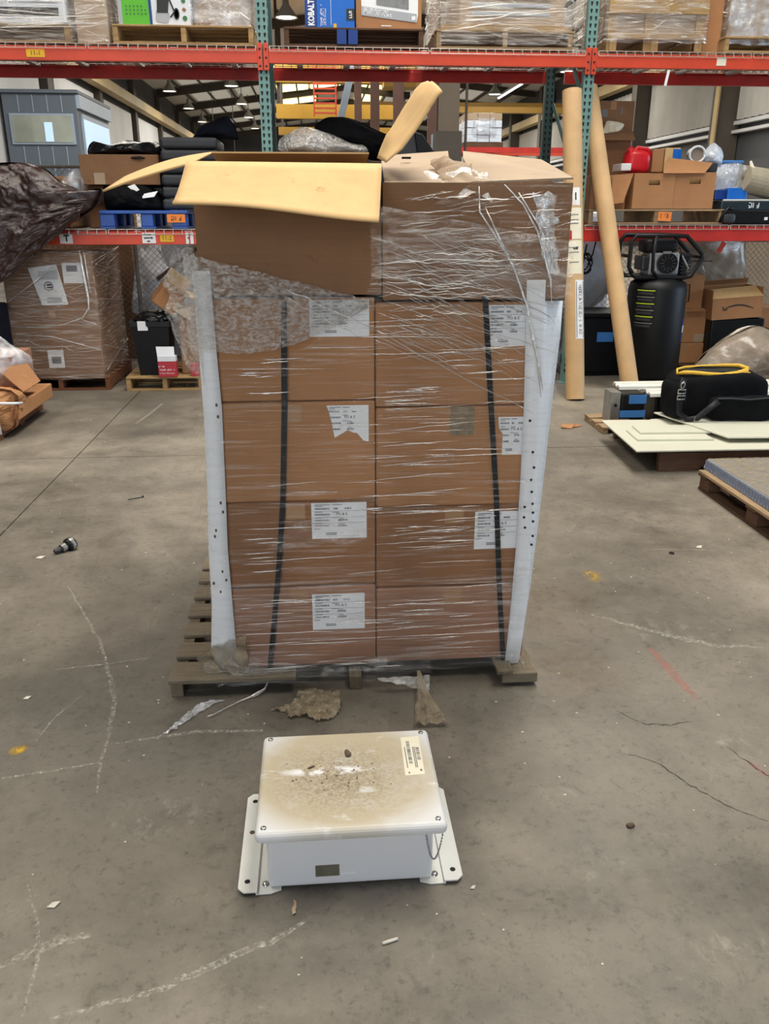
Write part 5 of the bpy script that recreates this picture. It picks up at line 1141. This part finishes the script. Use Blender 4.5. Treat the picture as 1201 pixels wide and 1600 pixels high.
# ================================================================== LEFT: tarp, shelf, floor goods
ZL = 1.366
t = thing('tarpaulin', 'glossy dark brown plastic tarpaulin draped over the left shelf edge', 'tarpaulin', (-2.4,7.34,.6))
MB().blob([(-3.0,1.85),(-2.76,1.85),(-2.465,1.862),(-2.267,1.87),(-2.13,1.83),(-2.04,1.73),(-1.87,1.665),(-1.69,1.68),(-1.76,1.55),(-1.95,1.42),(-2.2,1.36),(-2.6,1.38),(-3.05,1.36)], 7.36, .36, .05, 3.0, 4, 130, 34).build('mound', 'brown_tarp', t, smooth=True)
def drape(u, v):
    top = Vector((-3.05,0,1.50)).lerp(Vector((-1.80,0,1.60)), u); bot = Vector((-3.1,0,.55)).lerp(Vector((-1.88,0,1.46)), u)
    p = top.lerp(bot, v); p.y = 7.22-.07*math.sin(v*2.6)+.03*v
    k = math.sin((u*1.0+v*.55)*15+2*noise.noise((u*3,v*3,5)))*.020*(.3+v) + noise.fractal(Vector((u*6,v*6,2)), .6, 2, 4)*.022
    p.y -= k; p.z += .012*noise.noise((u*9,v*3,1))*v; return p
MB().grid(drape, 90, 60).build('drape', 'brown_tarp', t, smooth=True, solid=.004)
t = thing('plastic_pallet', 'blue plastic pallet on the left shelf with an orange tag', 'pallet', (-1.43,7.8,ZL))
MB().bx(-1.80,-1.07,7.54,8.3,ZL+.118,ZL+.145).build('deck', 'blue_plastic', t, bev=.005)
for x in (-1.80,-1.46,-1.20):
    w_ = .12 if x != -1.46 else .10
    for y in (7.55,7.9,8.17): MB().bx(x,x+w_,y,y+.12,ZL+.016,ZL+.118).build('block', 'blue_plastic', t, bev=.006)
for x in (-1.80,-1.46,-1.20): MB().bx(x,x+.12,7.54,8.3,ZL,ZL+.016).build('runner', 'blue_plastic', t)
MB().bx(-1.24,-1.09,7.535,7.54,ZL+.05,ZL+.115).build('tag', 'orange_paper', t); scribble(t, (-1.165,7.5335,ZL+.082), (1,0,0), (0,0,1), .09, .03, 4, 'rust', .003)
MB().blob([(-1.77,1.515),(-1.79,1.62),(-1.70,1.70),(-1.55,1.715),(-1.38,1.70),(-1.30,1.64),(-1.27,1.515)], 7.72, .30, .03, 6, 4, 60, 14).build('garment_heap', 'black_cloth', smooth=True, label='heap of black cloth on the blue pallet', cat='cloth')
MB().slab([(-1.50,7.60,1.60),(-1.34,7.58,1.62),(-1.31,7.60,1.665),(-1.45,7.62,1.64)], .004).build('document_sleeve', 'white_gloss', label='pale glossy sleeve lying on the black cloth', cat='sleeve')
MB().slab([(-1.56,7.62,1.70),(-1.50,7.60,1.655),(-1.46,7.60,1.675),(-1.50,7.62,1.72)], .004).build('paper_tag', 'paper', label='small white paper tag above the black cloth', cat='tag')
for k in range(6):
    zz = 1.515+k*.096; MB().bx(-1.285+.004*k,-.78-.01*(k == 5),7.62+.004*(k%2),8.2,zz,zz+.09).build('plastic_case', 'grey_plastic', label=f'flat dark grey case on the blue pallet, {["lowest","second from the bottom","third from the bottom","fourth from the bottom","second from the top","topmost"][k]} of the stack', cat='case', group='stacked dark grey cases', bev=.03, seg=4)
t = carton('wide brown carton with torn top on the left shelf behind the tarpaulin', -1.96,-1.30,7.72,8.2,1.716,1.955,'cardboard_dark',tape=False)
MB().bx(-1.85,-1.76,7.717,7.719,1.72,1.81).build('label', 'cardboard_grey', t); MB().lump((-1.47,7.72,1.93),(.05,.02,.012),.4,3,3,2).build('tear', 'slot_black', t)
carton('lower brown carton carrying the torn one on the left shelf', -1.97,-1.80,7.9,8.3,ZL,1.714,'cardboard_dark',tape=False)
MB().bx(-1.82,-1.30,7.85,8.25,1.512,1.714).build('plastic_case', 'black_plastic', label='black case under the torn carton behind the cloth heap', cat='case', bev=.02)
MB().blob([(-1.93,1.957),(-1.93,2.0),(-1.88,2.07),(-1.84,2.075),(-1.80,2.03),(-1.6,2.075),(-1.42,2.06),(-1.32,2.07),(-1.28,1.957)], 7.92, .36, .03, 7, 6, 72, 12).build('bin_bag', 'black_bag', smooth=True, label='crumpled black bin bag on the torn carton', cat='bin bag')
MB().blob([(-1.05,2.09),(-.95,2.20),(-.80,2.26),(-.72,2.28),(-.66,2.2),(-.64,2.09)], 7.95, .3, .02, 5, 2, 60, 12).build('folded_cloth', 'navy_cloth', smooth=True, label='navy cloth folded on top of the dark grey cases', cat='cloth')
MB().blob([(-2.2,1.62),(-2.1,1.78),(-1.98,1.86),(-1.93,1.72),(-1.96,1.55),(-2.1,1.5)], 7.7, .3, .03, 6, 8, 50, 10).build('film_bundle', 'film_clear', smooth=True, label='clear film bundle between tarpaulin and torn carton', cat='film bundle')
MB().bx(-2.9,-2.05,7.62,8.3,ZL,1.78).build('wrapped_goods', 'cardboard_dark', label='boxed goods hidden under the brown tarpaulin', cat='box', bev=.02)

# wrapped carton load on the floor under the left shelf
def wrapload(label, x0, x1, y0, y1, z0, z1, mat='film_far', amp=.012, seed=0, nrope=16, ropemat='film_fine', hem=True):
    """stretch film round a load: four walls and a top with pulled creases"""
    t = thing('stretch_film', label, 'stretch film', ((x0+x1)/2,(y0+y1)/2,z0)); o = .012
    path = [(x0-o,y0-o),(x1+o,y0-o),(x1+o,y1+o),(x0-o,y1+o),(x0-o,y0-o)]; L = [0]
    for i in range(4): L.append(L[-1]+math.dist(path[i], path[i+1]))
    def fn(u, v):
        s_ = u*L[-1]; i = min(3, max(j for j in range(5) if L[j] <= s_+1e-9)); k = (s_-L[i])/(L[i+1]-L[i])
        x = path[i][0]+(path[i+1][0]-path[i][0])*k; y = path[i][1]+(path[i+1][1]-path[i][1])*k; z = z0+(z1-z0)*v
        d = amp*noise.fractal(Vector((x*4+seed, y*4, z*12)), .6, 2, 3); nx, ny = [(0,-1),(1,0),(0,1),(-1,0)][i]
        return Vector((x+nx*d, y+ny*d, z+(.02*noise.noise((s_*6,seed,0)) if v in (0,1) else 0)))
    MB().grid(fn, 90, 30).build('wrap', mat, t, smooth=True)
    rd = random.Random(seed+40); mb = MB()
    for k in range(nrope):
        xa = rd.uniform(x0,x1-.1); xb = min(x1+.005, xa+rd.uniform(.1,(x1-x0)*.8)); za = rd.uniform(z0+.03,z1-.03); zb = min(z1,max(z0,za+rd.uniform(-.12,.12)))
        mb.tube([(xa+(xb-xa)*q/5, y0-o-.012, za+(zb-za)*q/5+rd.uniform(-.004,.004)) for q in range(6)], rd.uniform(.0012,.003), 5, .5)
    for k in range(nrope//2):
        sx, xx = (1, x1+o+.012) if x1 < 0 else (-1, x0-o-.012); za = rd.uniform(z0,z1); zb = min(z1,max(z0,za+rd.uniform(-.2,.2)))
        mb.tube([(xx, y0+(y1-y0)*q/4, za+(zb-za)*q/4) for q in range(5)], rd.uniform(.0015,.004), 5, .5)
    mb.build('crease', ropemat, t, smooth=True, kind='stuff')
    return t
pallet('wooden pallet under the wrapped carton load at left', -2.72,-1.86,7.5,8.45,0,.12,'red_wood',6,.09)
t = carton('lower carton of the wrapped load under the left shelf', -2.68,-1.90,7.52,8.42,.122,.70,'cardboard_dark')
s = MB().bx(-2.37,-2.235,7.517,7.519,.20,.355).build('label', 'paper', t); MB().bx(-2.34,-2.26,7.515,7.5165,.24,.30).build('print', 'ink_grey', s)
t = carton('upper carton of the wrapped load with papers taped to it', -2.66,-1.90,7.53,8.42,.702,1.17,'cardboard_dark')
s = MB().slab([(-2.44,7.525,1.05),(-2.20,7.525,1.08),(-2.14,7.525,.745),(-2.36,7.525,.74)][::-1], .002).build('document', 'paper', t)
P = [(-2.285+.035*math.cos(R(a)),7.521,.90+.035*math.sin(R(a))) for a in range(0,361,24)]
mb = MB(); mb.tube(P, .003, 4); mb.bx(-2.30,-2.26,7.519,7.521,.905,.918).bx(-2.30,-2.255,7.519,7.521,.885,.895); mb.build('stamp', 'ink', s)
mb = MB(); 
for k in range(6): mb.bx(-2.36,-2.20,7.5195,7.521,1.02-k*.012,1.024-k*.012)
for k in range(4): mb.bx(-2.31,-2.19,7.5195,7.521,.80-k*.012,.805-k*.012)
mb.build('print', 'ink_grey', s)
s = MB().bx(-2.155,-1.985,7.523,7.525,.925,1.09).build('document', 'paper', t); MB().bx(-2.12,-2.03,7.5205,7.5225,1.02,1.07).build('print', 'ink_grey', s)
wrapload('clear stretch film round the two-carton load under the left shelf', -2.69,-1.89,7.50,8.43,.10,1.19, seed=2, nrope=26)
mb = MB(); mb.tube([(-1.985,7.482,1.19),(-1.975,7.48,1.05),(-1.965,7.48,.92),(-1.955,7.48,.80),(-1.96,7.478,.72),(-2.02,7.478,.64),(-2.2,7.478,.58),(-2.5,7.478,.56)], [.008,.012,.011,.011,.008,.005,.004,.003], 8, .4); mb.tube([(-1.95,7.482,1.18),(-1.94,7.48,1.0),(-1.93,7.48,.85)], .006, 6, .4)
mb.tube([(-2.62,7.478,.78),(-2.4,7.476,.93),(-2.22,7.476,1.06)], .004, 6, .5).tube([(-2.6,7.478,.50),(-2.3,7.476,.48),(-2.1,7.476,.42),(-1.9,7.48,.36)], .004, 6, .5); mb.build('film_fold', 'film_rope', smooth=True, label='thick white film folds down the front of the wrapped carton load', cat='film fold')
# pallet with black bin
pallet('new wooden pallet with the black bin under the left shelf', -1.70,-1.03,7.42,8.2,0,.125,'new_wood',6,.09)
t = thing('waste_bin', 'tall black plastic bin with white tag on the floor pallet', 'bin', (-1.44,7.66,.125))
MB().add([(-1.585,7.52,.126),(-1.33,7.52,.126),(-1.33,7.80,.126),(-1.585,7.80,.126),(-1.62,7.48,.57),(-1.30,7.48,.57),(-1.30,7.84,.57),(-1.62,7.84,.57)], [(0,3,2,1),(0,1,5,4),(1,2,6,5),(2,3,7,6),(3,0,4,7)]).build('body', 'black_plastic', t, solid=.008, bev=.0)
MB().bx(-1.635,-1.285,7.465,7.49,.55,.60).bx(-1.635,-1.285,7.83,7.855,.55,.60).bx(-1.635,-1.61,7.49,7.83,.55,.60).bx(-1.31,-1.285,7.49,7.83,.55,.60).build('rim', 'black_plastic', t, bev=.006)
MB().lump((-1.45,7.66,.60),(.14,.14,.07),.25,3,4).build('liner', 'black_bag', t, smooth=True); s = MB().prism([(-1.56,.525),(-1.475,.525),(-1.475,.55),(-1.49,.565),(-1.49,.605),(-1.56,.605)], 7.460, 7.463, 'y').build('tag', 'paper', t)
MB().tube([(-1.53,7.47,.62),(-1.48,7.45,.66),(-1.40,7.46,.655),(-1.37,7.47,.61)], .010, 8).build('handle', 'black_plastic', t, smooth=True)
t = thing('retail_carton', 'small red and white retail carton in front of the black bin', 'box', (-1.33,7.45,.126)); MB().bx(-1.405,-1.245,7.40,7.47,.127,.265).build('body', 'red_print', t, bev=.003); MB().bx(-1.404,-1.246,7.399,7.471,.265,.31).build('body_top', 'white_gloss', t); MB().slab([(-1.405,7.405,.31),(-1.255,7.405,.31),(-1.26,7.43,.388),(-1.415,7.43,.39)], .004).build('lid', 'white_gloss', t)
text('5 Year Warranty', .018, 'white_print', t, (-1.33,7.3985,.16)); scribble(t, (-1.33,7.3985,.19), (1,0,0), (0,0,1), .13, .012, 16, 'white_print', .0015); scribble(t, (-1.375,7.3985,.22), (1,0,0), (0,0,1), .05, .012, 6, 'white_print', .0015)
MB().bx(-1.13,-1.05,7.43,7.50,.126,.23).build('retail_carton', 'red_print', label='red carton half hidden behind the loose film flap', cat='box', bev=.003)
t = thing('cardboard_box', 'battered open carton tipped on its corner above the black bin', 'box', (-1.25,7.75,.62))
mz = Matrix.Translation((-1.30,7.66,.80)) @ Euler((R(10),R(38),R(15))).to_matrix().to_4x4(); q = .006
MB().bx(-.11,.11,-.10,-.10+q,-.11,.11,mz).bx(-.11,.11,.10-q,.10,-.11,.11,mz).bx(-.11,-.11+q,-.1,.1,-.11,.11,mz).bx(.11-q,.11,-.1,.1,-.11,.11,mz).bx(-.11,.11,-.1,.1,-.11,-.11+q,mz).build('body', 'cardboard', t)
MB().add([(-.11,-.10,.11),(.11,-.10,.11),(.11,-.19,.15),(-.11,-.19,.15)], [(0,1,2,3)], mz).build('flap', 'cardboard_inside', t, solid=.005); MB().add([(.11,-.1,.11),(.11,.1,.11),(.21,.1,.15),(.21,-.1,.13)], [(0,1,2,3)], mz).build('flap', 'cardboard_inside', t, solid=.005); MB().add([(-.11,.10,.11),(.11,.10,.11),(.11,.14,.2),(-.11,.14,.2)], [(0,1,2,3)], mz).build('flap', 'cardboard_inside', t, solid=.005)
carton('crumpled carton leaning right of the black bin', -1.24,-1.05,7.56,7.9,.127,.72,'cardboard_dark',rz=.1)
MB().slab([(-1.27,7.55,.70),(-1.12,7.53,.60),(-1.08,7.55,.66),(-1.22,7.57,.76)], .006).build('cardboard_scrap', 'cardboard_grey', label='bent cardboard strip above the bin beside the loose film', cat='scrap')
# crushed wrapped load at the far left
t = pallet('wooden pallet under the crushed cartons at the left picture edge', -3.3,-2.22,5.75,6.75,0,.12,'red_wood',6,.09)
MB().bx(-3.25,-2.10,5.86,6.66,.122,.23).build('cardboard_tray', 'cardboard', label='flat cardboard tray on the left edge pallet', cat='tray', bev=.01)
carton('pink-brown wrapped carton on the left edge load', -3.1,-2.20,6.15,6.6,.232,.52,'cardboard_red')
MB().slab([(-2.30,6.12,.44),(-2.09,6.15,.47),(-1.985,6.06,.36),(-2.10,6.02,.29)], .006).slab([(-2.30,6.12,.44),(-2.10,6.02,.29),(-2.11,6.3,.24),(-2.2,6.35,.42)], .006).build('cardboard_piece', 'cardboard', label='bent brown carton corner sticking out of the left edge load', cat='cardboard')
MB().blob([(-2.75,.06),(-2.78,.30),(-2.40,.36),(-2.16,.355),(-2.06,.30),(-2.07,.22),(-2.14,.06),(-2.4,.03)], 5.88, .26, .045, 7, 9, 72, 16).build('crushed_carton', 'cardboard', smooth=False, label='torn yellow-brown carton tied with white cord at left edge', cat='box')
MB().tube([(-2.45,5.74,.235),(-2.3,5.725,.265),(-2.18,5.725,.275),(-2.09,5.76,.265),(-2.06,5.84,.25)], .009, 8).tube([(-2.22,5.725,.27),(-2.195,5.71,.18),(-2.19,5.72,.06)], .009, 8).build('cord', 'white_gloss', smooth=True, label='white cord tied round the torn carton at left edge', cat='cord')
MB().blob([(-3.3,.24),(-3.3,.72),(-2.6,.78),(-2.36,.72),(-2.22,.60),(-2.10,.52),(-2.09,.42),(-2.16,.34),(-2.30,.24)], 6.25, .52, .035, 5, 3, 84, 18).build('stretch_film', 'film_clear', smooth=True, label='loose clear film over the load at the left picture edge', cat='stretch film')
MB().bx(-3.4,-2.62,7.0,7.45,0,.78).build('storage_box', 'navy_cloth', label='dark navy box behind the left edge load', cat='box', bev=.02)

# ================================================================== CENTRE LOWER SHELF
MB().bx(-.25,.35,7.65,8.2,ZL,1.98).build('storage_box', 'cardboard_dark', label='brown carton on the centre shelf under the film bundle', cat='box', bev=.01)
MB().bx(.38,1.15,7.7,8.3,ZL,1.9).build('storage_box', 'black_plastic', label='black crate on the centre shelf under the cloth', cat='crate', bev=.02)
MB().blob([(-.30,1.99),(-.28,2.09),(-.20,2.13),(-.10,2.18),(.02,2.17),(.15,2.13),(.30,2.06),(.45,2.04),(.50,1.98),(.1,1.95)], 7.75, .3, .03, 6, 5, 72, 14).build('film_bundle', 'film_loose', smooth=True, label='bundle of clear crumpled film beside the left teal upright', cat='film bundle')
MB().blob([(-.22,1.985),(-.20,2.07),(-.12,2.12),(-.04,2.08),(0,1.985)], 7.84, .14, .01, 6, 3, 40, 8).build('carton_roll', 'cardboard_grey', smooth=True, label='brown carton piece showing through the film bundle', cat='cardboard')
MB().blob([(0,2.13),(.03,2.22),(.12,2.27),(.28,2.275),(.40,2.24),(.55,2.17),(.70,2.12),(.85,2.10),(.98,1.96),(.98,1.91),(.5,1.93),(.3,2.05)], 7.9, .36, .035, 5, 7, 96, 16).build('coat_heap', 'black_cloth', smooth=True, label='black coat thrown over the centre shelf goods', cat='coat')
t = thing('equipment_case', 'dark grey hard case leaning right of the black coat', 'case', (.95,7.8,1.9)); MB().prism([(.62,1.905),(1.06,1.905),(1.03,1.98),(.86,2.14),(.78,2.15)], 7.62, 8.0, 'y').build('shell', 'grey_plastic', t, bev=.02); MB().prism([(.90,1.91),(1.09,1.91),(.93,2.12),(.86,2.14)], 7.60, 7.63, 'y').build('lid_edge', 'black_plastic', t, bev=.01)
MB().bx(1.2,2.1,7.7,8.2,ZL,1.80).build('storage_box', 'cardboard_dark', label='brown carton on the centre shelf left of the labelled tube', cat='box', bev=.01)

# ================================================================== UPPER SHELF (deck at z 2.742)
ZU = 2.742
pallet('light wooden pallet under the wrapped white appliance at upper left', -2.98,-1.86,7.48,8.4,ZU,.125,'pallet_wood',6,.09)
t = thing('boxed_appliance', 'white panelled appliance carton wrapped in film at upper left', 'appliance', (-2.4,7.9,ZU+.125)); MB().bx(-2.95,-1.88,7.52,8.36,2.868,3.6).build('body', 'white_gloss', t, bev=.015)
MB().bx(-2.9,-1.93,7.515,7.52,2.93,2.985).build('vent_slot', 'slot_black', t); 
for k in range(4): MB().bx(-2.9,-1.93,7.514,7.52,3.02+k*.06,3.025+k*.06).build('seam', 'grey_print', t)
carton('brown wrapped carton beside the white appliance at upper left', -1.82,-1.57,7.56,8.3,ZU,3.5,'cardboard_grey',tape=False)
wrapload('clear film round the white appliance at upper left', -2.96,-1.56,7.50,8.4,ZU+.01,3.5, seed=5, nrope=60)
pallet('pallet under the green printed carton on the upper shelf', -1.53,-.44,7.48,8.4,ZU,.135,'new_wood',6,.09)
t = thing('printed_carton', 'white and green printed carton with a machine picture on the upper shelf', 'box', (-1.19,7.8,ZU+.135)); zb = ZU+.136
MB().bx(-1.47,-.925,7.55,8.1,zb,3.55).build('body', 'white_gloss', t, bev=.006)
s = MB().bx(-1.455,-1.245,7.547,7.55,zb+.006,3.54).build('green_panel', 'green_print', t); mb = MB()
for j in range(3):
    for i in range(6 if j else 5): mb.bx(-1.425+i*.029,-1.413+i*.029,7.545,7.5472,zb+.075+(2-j)*.026-.0,zb+.087+(2-j)*.026)
mb.build('dot_print', 'green_dark', s); MB().prism([(-1.245,zb+.006),(-1.225,zb+.006),(-1.235,3.54),(-1.255,3.54)], 7.546, 7.549, 'y').build('band', 'navy_print', t)
MB().bx(-1.485,-1.455,7.547,7.549,zb+.006,3.54).build('edge_band', 'grey_print', t)
m_ = MB().prism([(-1.20,zb+.05),(-1.19,zb+.03),(-1.12,zb+.02),(-1.10,zb+.03),(-1.09,zb+.085),(-1.11,zb+.11),(-1.19,zb+.11)], 7.545, 7.549, 'y').build('picture', 'grey_print', t)
MB().prism([(-1.185,zb+.09),(-1.10,zb+.09),(-1.09,zb+.17),(-1.10,zb+.30),(-1.17,zb+.30),(-1.18,zb+.17)], 7.543, 7.5455, 'y').tube([(-1.085,7.544,zb+.06),(-1.05,7.544,zb+.10),(-1.09,7.544,zb+.2)], .006, 4).build('picture_body', 'ink', m_)
MB().lathe([(1e-4,0),(.030,0),(.030,.002)], 16, Matrix.Translation((-1.035,7.546,zb+.085)) @ Matrix.Rotation(R(90),4,'X') @ Matrix.Diagonal((.75,1.35,1,1))).build('picture_wheel', 'ink', m_); MB().lathe([(1e-4,0),(.020,0),(.020,.004)], 16, Matrix.Translation((-1.035,7.546,zb+.085)) @ Matrix.Rotation(R(90),4,'X') @ Matrix.Diagonal((.75,1.45,1,1))).build('picture_hub', 'green_dark', m_)
MB().box((-.975,7.548,zb+.115),(.024,.004,.024),(0,R(45),0)).build('emblem', 'debris_brown', t); MB().lathe([(1e-4,0),(.018,0),(.018,.003)], 18, Matrix.Translation((-.972,7.549,zb+.055)) @ Matrix.Rotation(R(90),4,'X')).build('emblem', 'green_dark', t); MB().lathe([(1e-4,0),(.016,0),(.016,.003)], 18, Matrix.Translation((-.977,7.549,zb+.175)) @ Matrix.Rotation(R(90),4,'X')).build('emblem', 'green_dark', t)
carton('plain brown carton right of the green printed carton', -.90,-.45,7.58,8.2,zb+.03,3.5,'cardboard_grey'); MB().bx(-.90,-.44,7.56,8.2,zb,zb+.03).build('cardboard_tray', 'cardboard_dark', label='dark tray under the plain brown upper carton', cat='tray')
wrapload('wrinkled film round the plain brown upper carton', -.92,-.45,7.56,8.22,zb-.02,3.4, seed=8, nrope=14, mat='film_clear')
t = pallet('dark pallet with blue blocks on the upper centre shelf', -.20,.915,7.48,8.4,ZU,.135,'dark_wood',7,.09)
for x in (.22,.31): MB().bx(x,x+.075,7.474,7.52,ZU+.017,ZU+.119).build('blue_block', 'navy_print', t)
for z in (.04,.065,.09): MB().bx(.40,.86,7.60,7.64,ZU+z,ZU+z+.008).build('slat', 'dark_wood', t)
zk = ZU+.136
t = thing('printed_carton', 'bright blue printed carton on the dark pallet', 'box', (.17,7.8,zk)); MB().bx(-.03,.365,7.54,8.0,zk,3.55).build('body', 'blue_print', t, bev=.006)
MB().bx(-.026,.066,7.537,7.54,zk+.01,3.54).build('side_band', 'navy_print', t); text('KOBALT', .066, 'white_print', t, (.022,7.5355,zk+.108), (0,0,1), (-1,0,0), bold=.003, sx=.72)
scribble(t, (.100,7.5375,zk+.09), (0,0,1), (-1,0,0), .15, .014, 16, 'white_print', .002); scribble(t, (.118,7.5375,zk+.08), (0,0,1), (-1,0,0), .12, .008, 16, 'white_print', .0012); scribble(t, (.132,7.5375,zk+.08), (0,0,1), (-1,0,0), .12, .008, 16, 'white_print', .0012, 2)
MB().bx(.175,.178,7.537,7.54,zk+.02,3.5).build('line', 'white_print', t); MB().bx(.30,.365,7.5365,7.5395,zk+.06,zk+.14).build('badge', 'ink', t); scribble(t, (.332,7.536,zk+.10), (0,0,1), (-1,0,0), .05, .02, 3, 'white_print', .003); MB().bx(.195,.22,7.537,7.54,zk+.008,zk+.035).build('mark', 'yellow_paper', t)
t = thing('printed_carton', 'brown carton with grey picture panel right of the blue one', 'box', (.64,7.8,zk)); MB().bx(.375,.905,7.56,8.05,zk,3.55).build('body', 'cardboard', t, bev=.006)
P = [(.42,zk+.11),(.865,zk+.06),(.875,zk+.11),(.875,zk+.55),(.42,zk+.6)]
MB().prism(P, 7.557, 7.56, 'y').build('picture_panel', 'white_print', t); MB().prism([(.42,zk+.10),(.862,zk+.055),(.866,zk+.115),(.42,zk+.165)], 7.555, 7.5585, 'y').build('caption_band', 'grey_print', t)
MB().prism([(.54,zk+.175),(.80,zk+.145),(.80,zk+.5),(.54,zk+.5)], 7.554, 7.558, 'y').build('picture', 'galv', t)
scribble(t, (.535,7.5545,zk+.138), (1,0,-.1), (.1,0,1), .20, .018, 17, 'white_print', .003); scribble(t, (.55,7.5545,zk+.112), (1,0,-.1), (.1,0,1), .23, .018, 18, 'white_print', .003); MB().bx(.825,.855,7.553,7.556,zk+.072,zk+.10).build('mark', 'white_print', t); MB().bx(.58,.66,7.557,7.56,zk+.025,zk+.032).build('mark', 'white_print', t)
pallet('pallet in film under the slatted crate on the upper centre shelf', 1.02,2.14,7.48,8.4,ZU,.135,'pallet_wood',6,.09)
t = thing('slatted_crate', 'grey louvred crate wrapped in film on the upper centre shelf', 'crate', (1.64,7.8,zk)); MB().bx(1.21,2.07,7.55,8.3,zk+.04,3.5).build('body', 'cardboard_grey', t, bev=.008)
for k in range(6): MB().bx(1.30,1.95,7.535,7.55,zk+.11+k*.06,zk+.14+k*.06).build('louvre', 'grey_print', t, bev=.004)
MB().bx(1.06,2.12,7.50,8.36,zk,zk+.04).build('plywood_sheet', 'new_wood', label='plywood sheet under the louvred crate', cat='sheet')
wrapload('stretch film round the louvred crate and its pallet', 1.06,2.12,7.49,8.38,ZU+.03,3.45, seed=9, nrope=50)
# upper right bay
zq = ZU
t = thing('wooden_crate', 'slatted wooden crate wrapped in film on the upper right shelf', 'crate', (2.85,7.9,zq))
for x in (2.45,2.80,3.17): MB().bx(x,x+.06,7.50,8.35,zq,zq+.11).build('skid', 'new_wood_y', t, bev=.004)
MB().bx(2.43,3.24,7.49,7.52,zq+.09,zq+.13).build('rail', 'new_wood', t, bev=.003); MB().bx(2.42,3.25,7.48,7.51,zq+.27,zq+.37).build('rail', 'new_wood', t, bev=.003)
MB().bx(2.45,3.22,7.54,8.3,zq+.13,zq+.8).build('content', 'cardboard_grey', t, bev=.01); 
for x in (2.43,2.74,3.17): MB().bx(x,x+.07,7.515,7.545,zq+.0,zq+.8).build('upright_slat', 'new_wood', t, bev=.003)
wrapload('stretch film round the wooden crate on the upper right shelf', 2.40,3.25,7.49,8.36,zq+.06,zq+.75, seed=11, nrope=50)
carton('tall brown carton between the upper right crate and pallet', 3.28,3.44,7.62,8.2,ZU,3.5,'cardboard')
pallet('pallet with dark openings at the right end of the upper shelf', 3.42,4.5,7.48,8.4,ZU,.12,'new_wood',6,.09)
carton('pale wrapped carton at the right end of the upper shelf', 3.47,4.45,7.55,8.3,ZU+.122,3.5,'cardboard_grey',tape=False)
wrapload('clear film round the pale carton at the upper right end', 3.45,4.47,7.52,8.34,ZU+.06,3.45, seed=13, nrope=20, mat='film_clear')
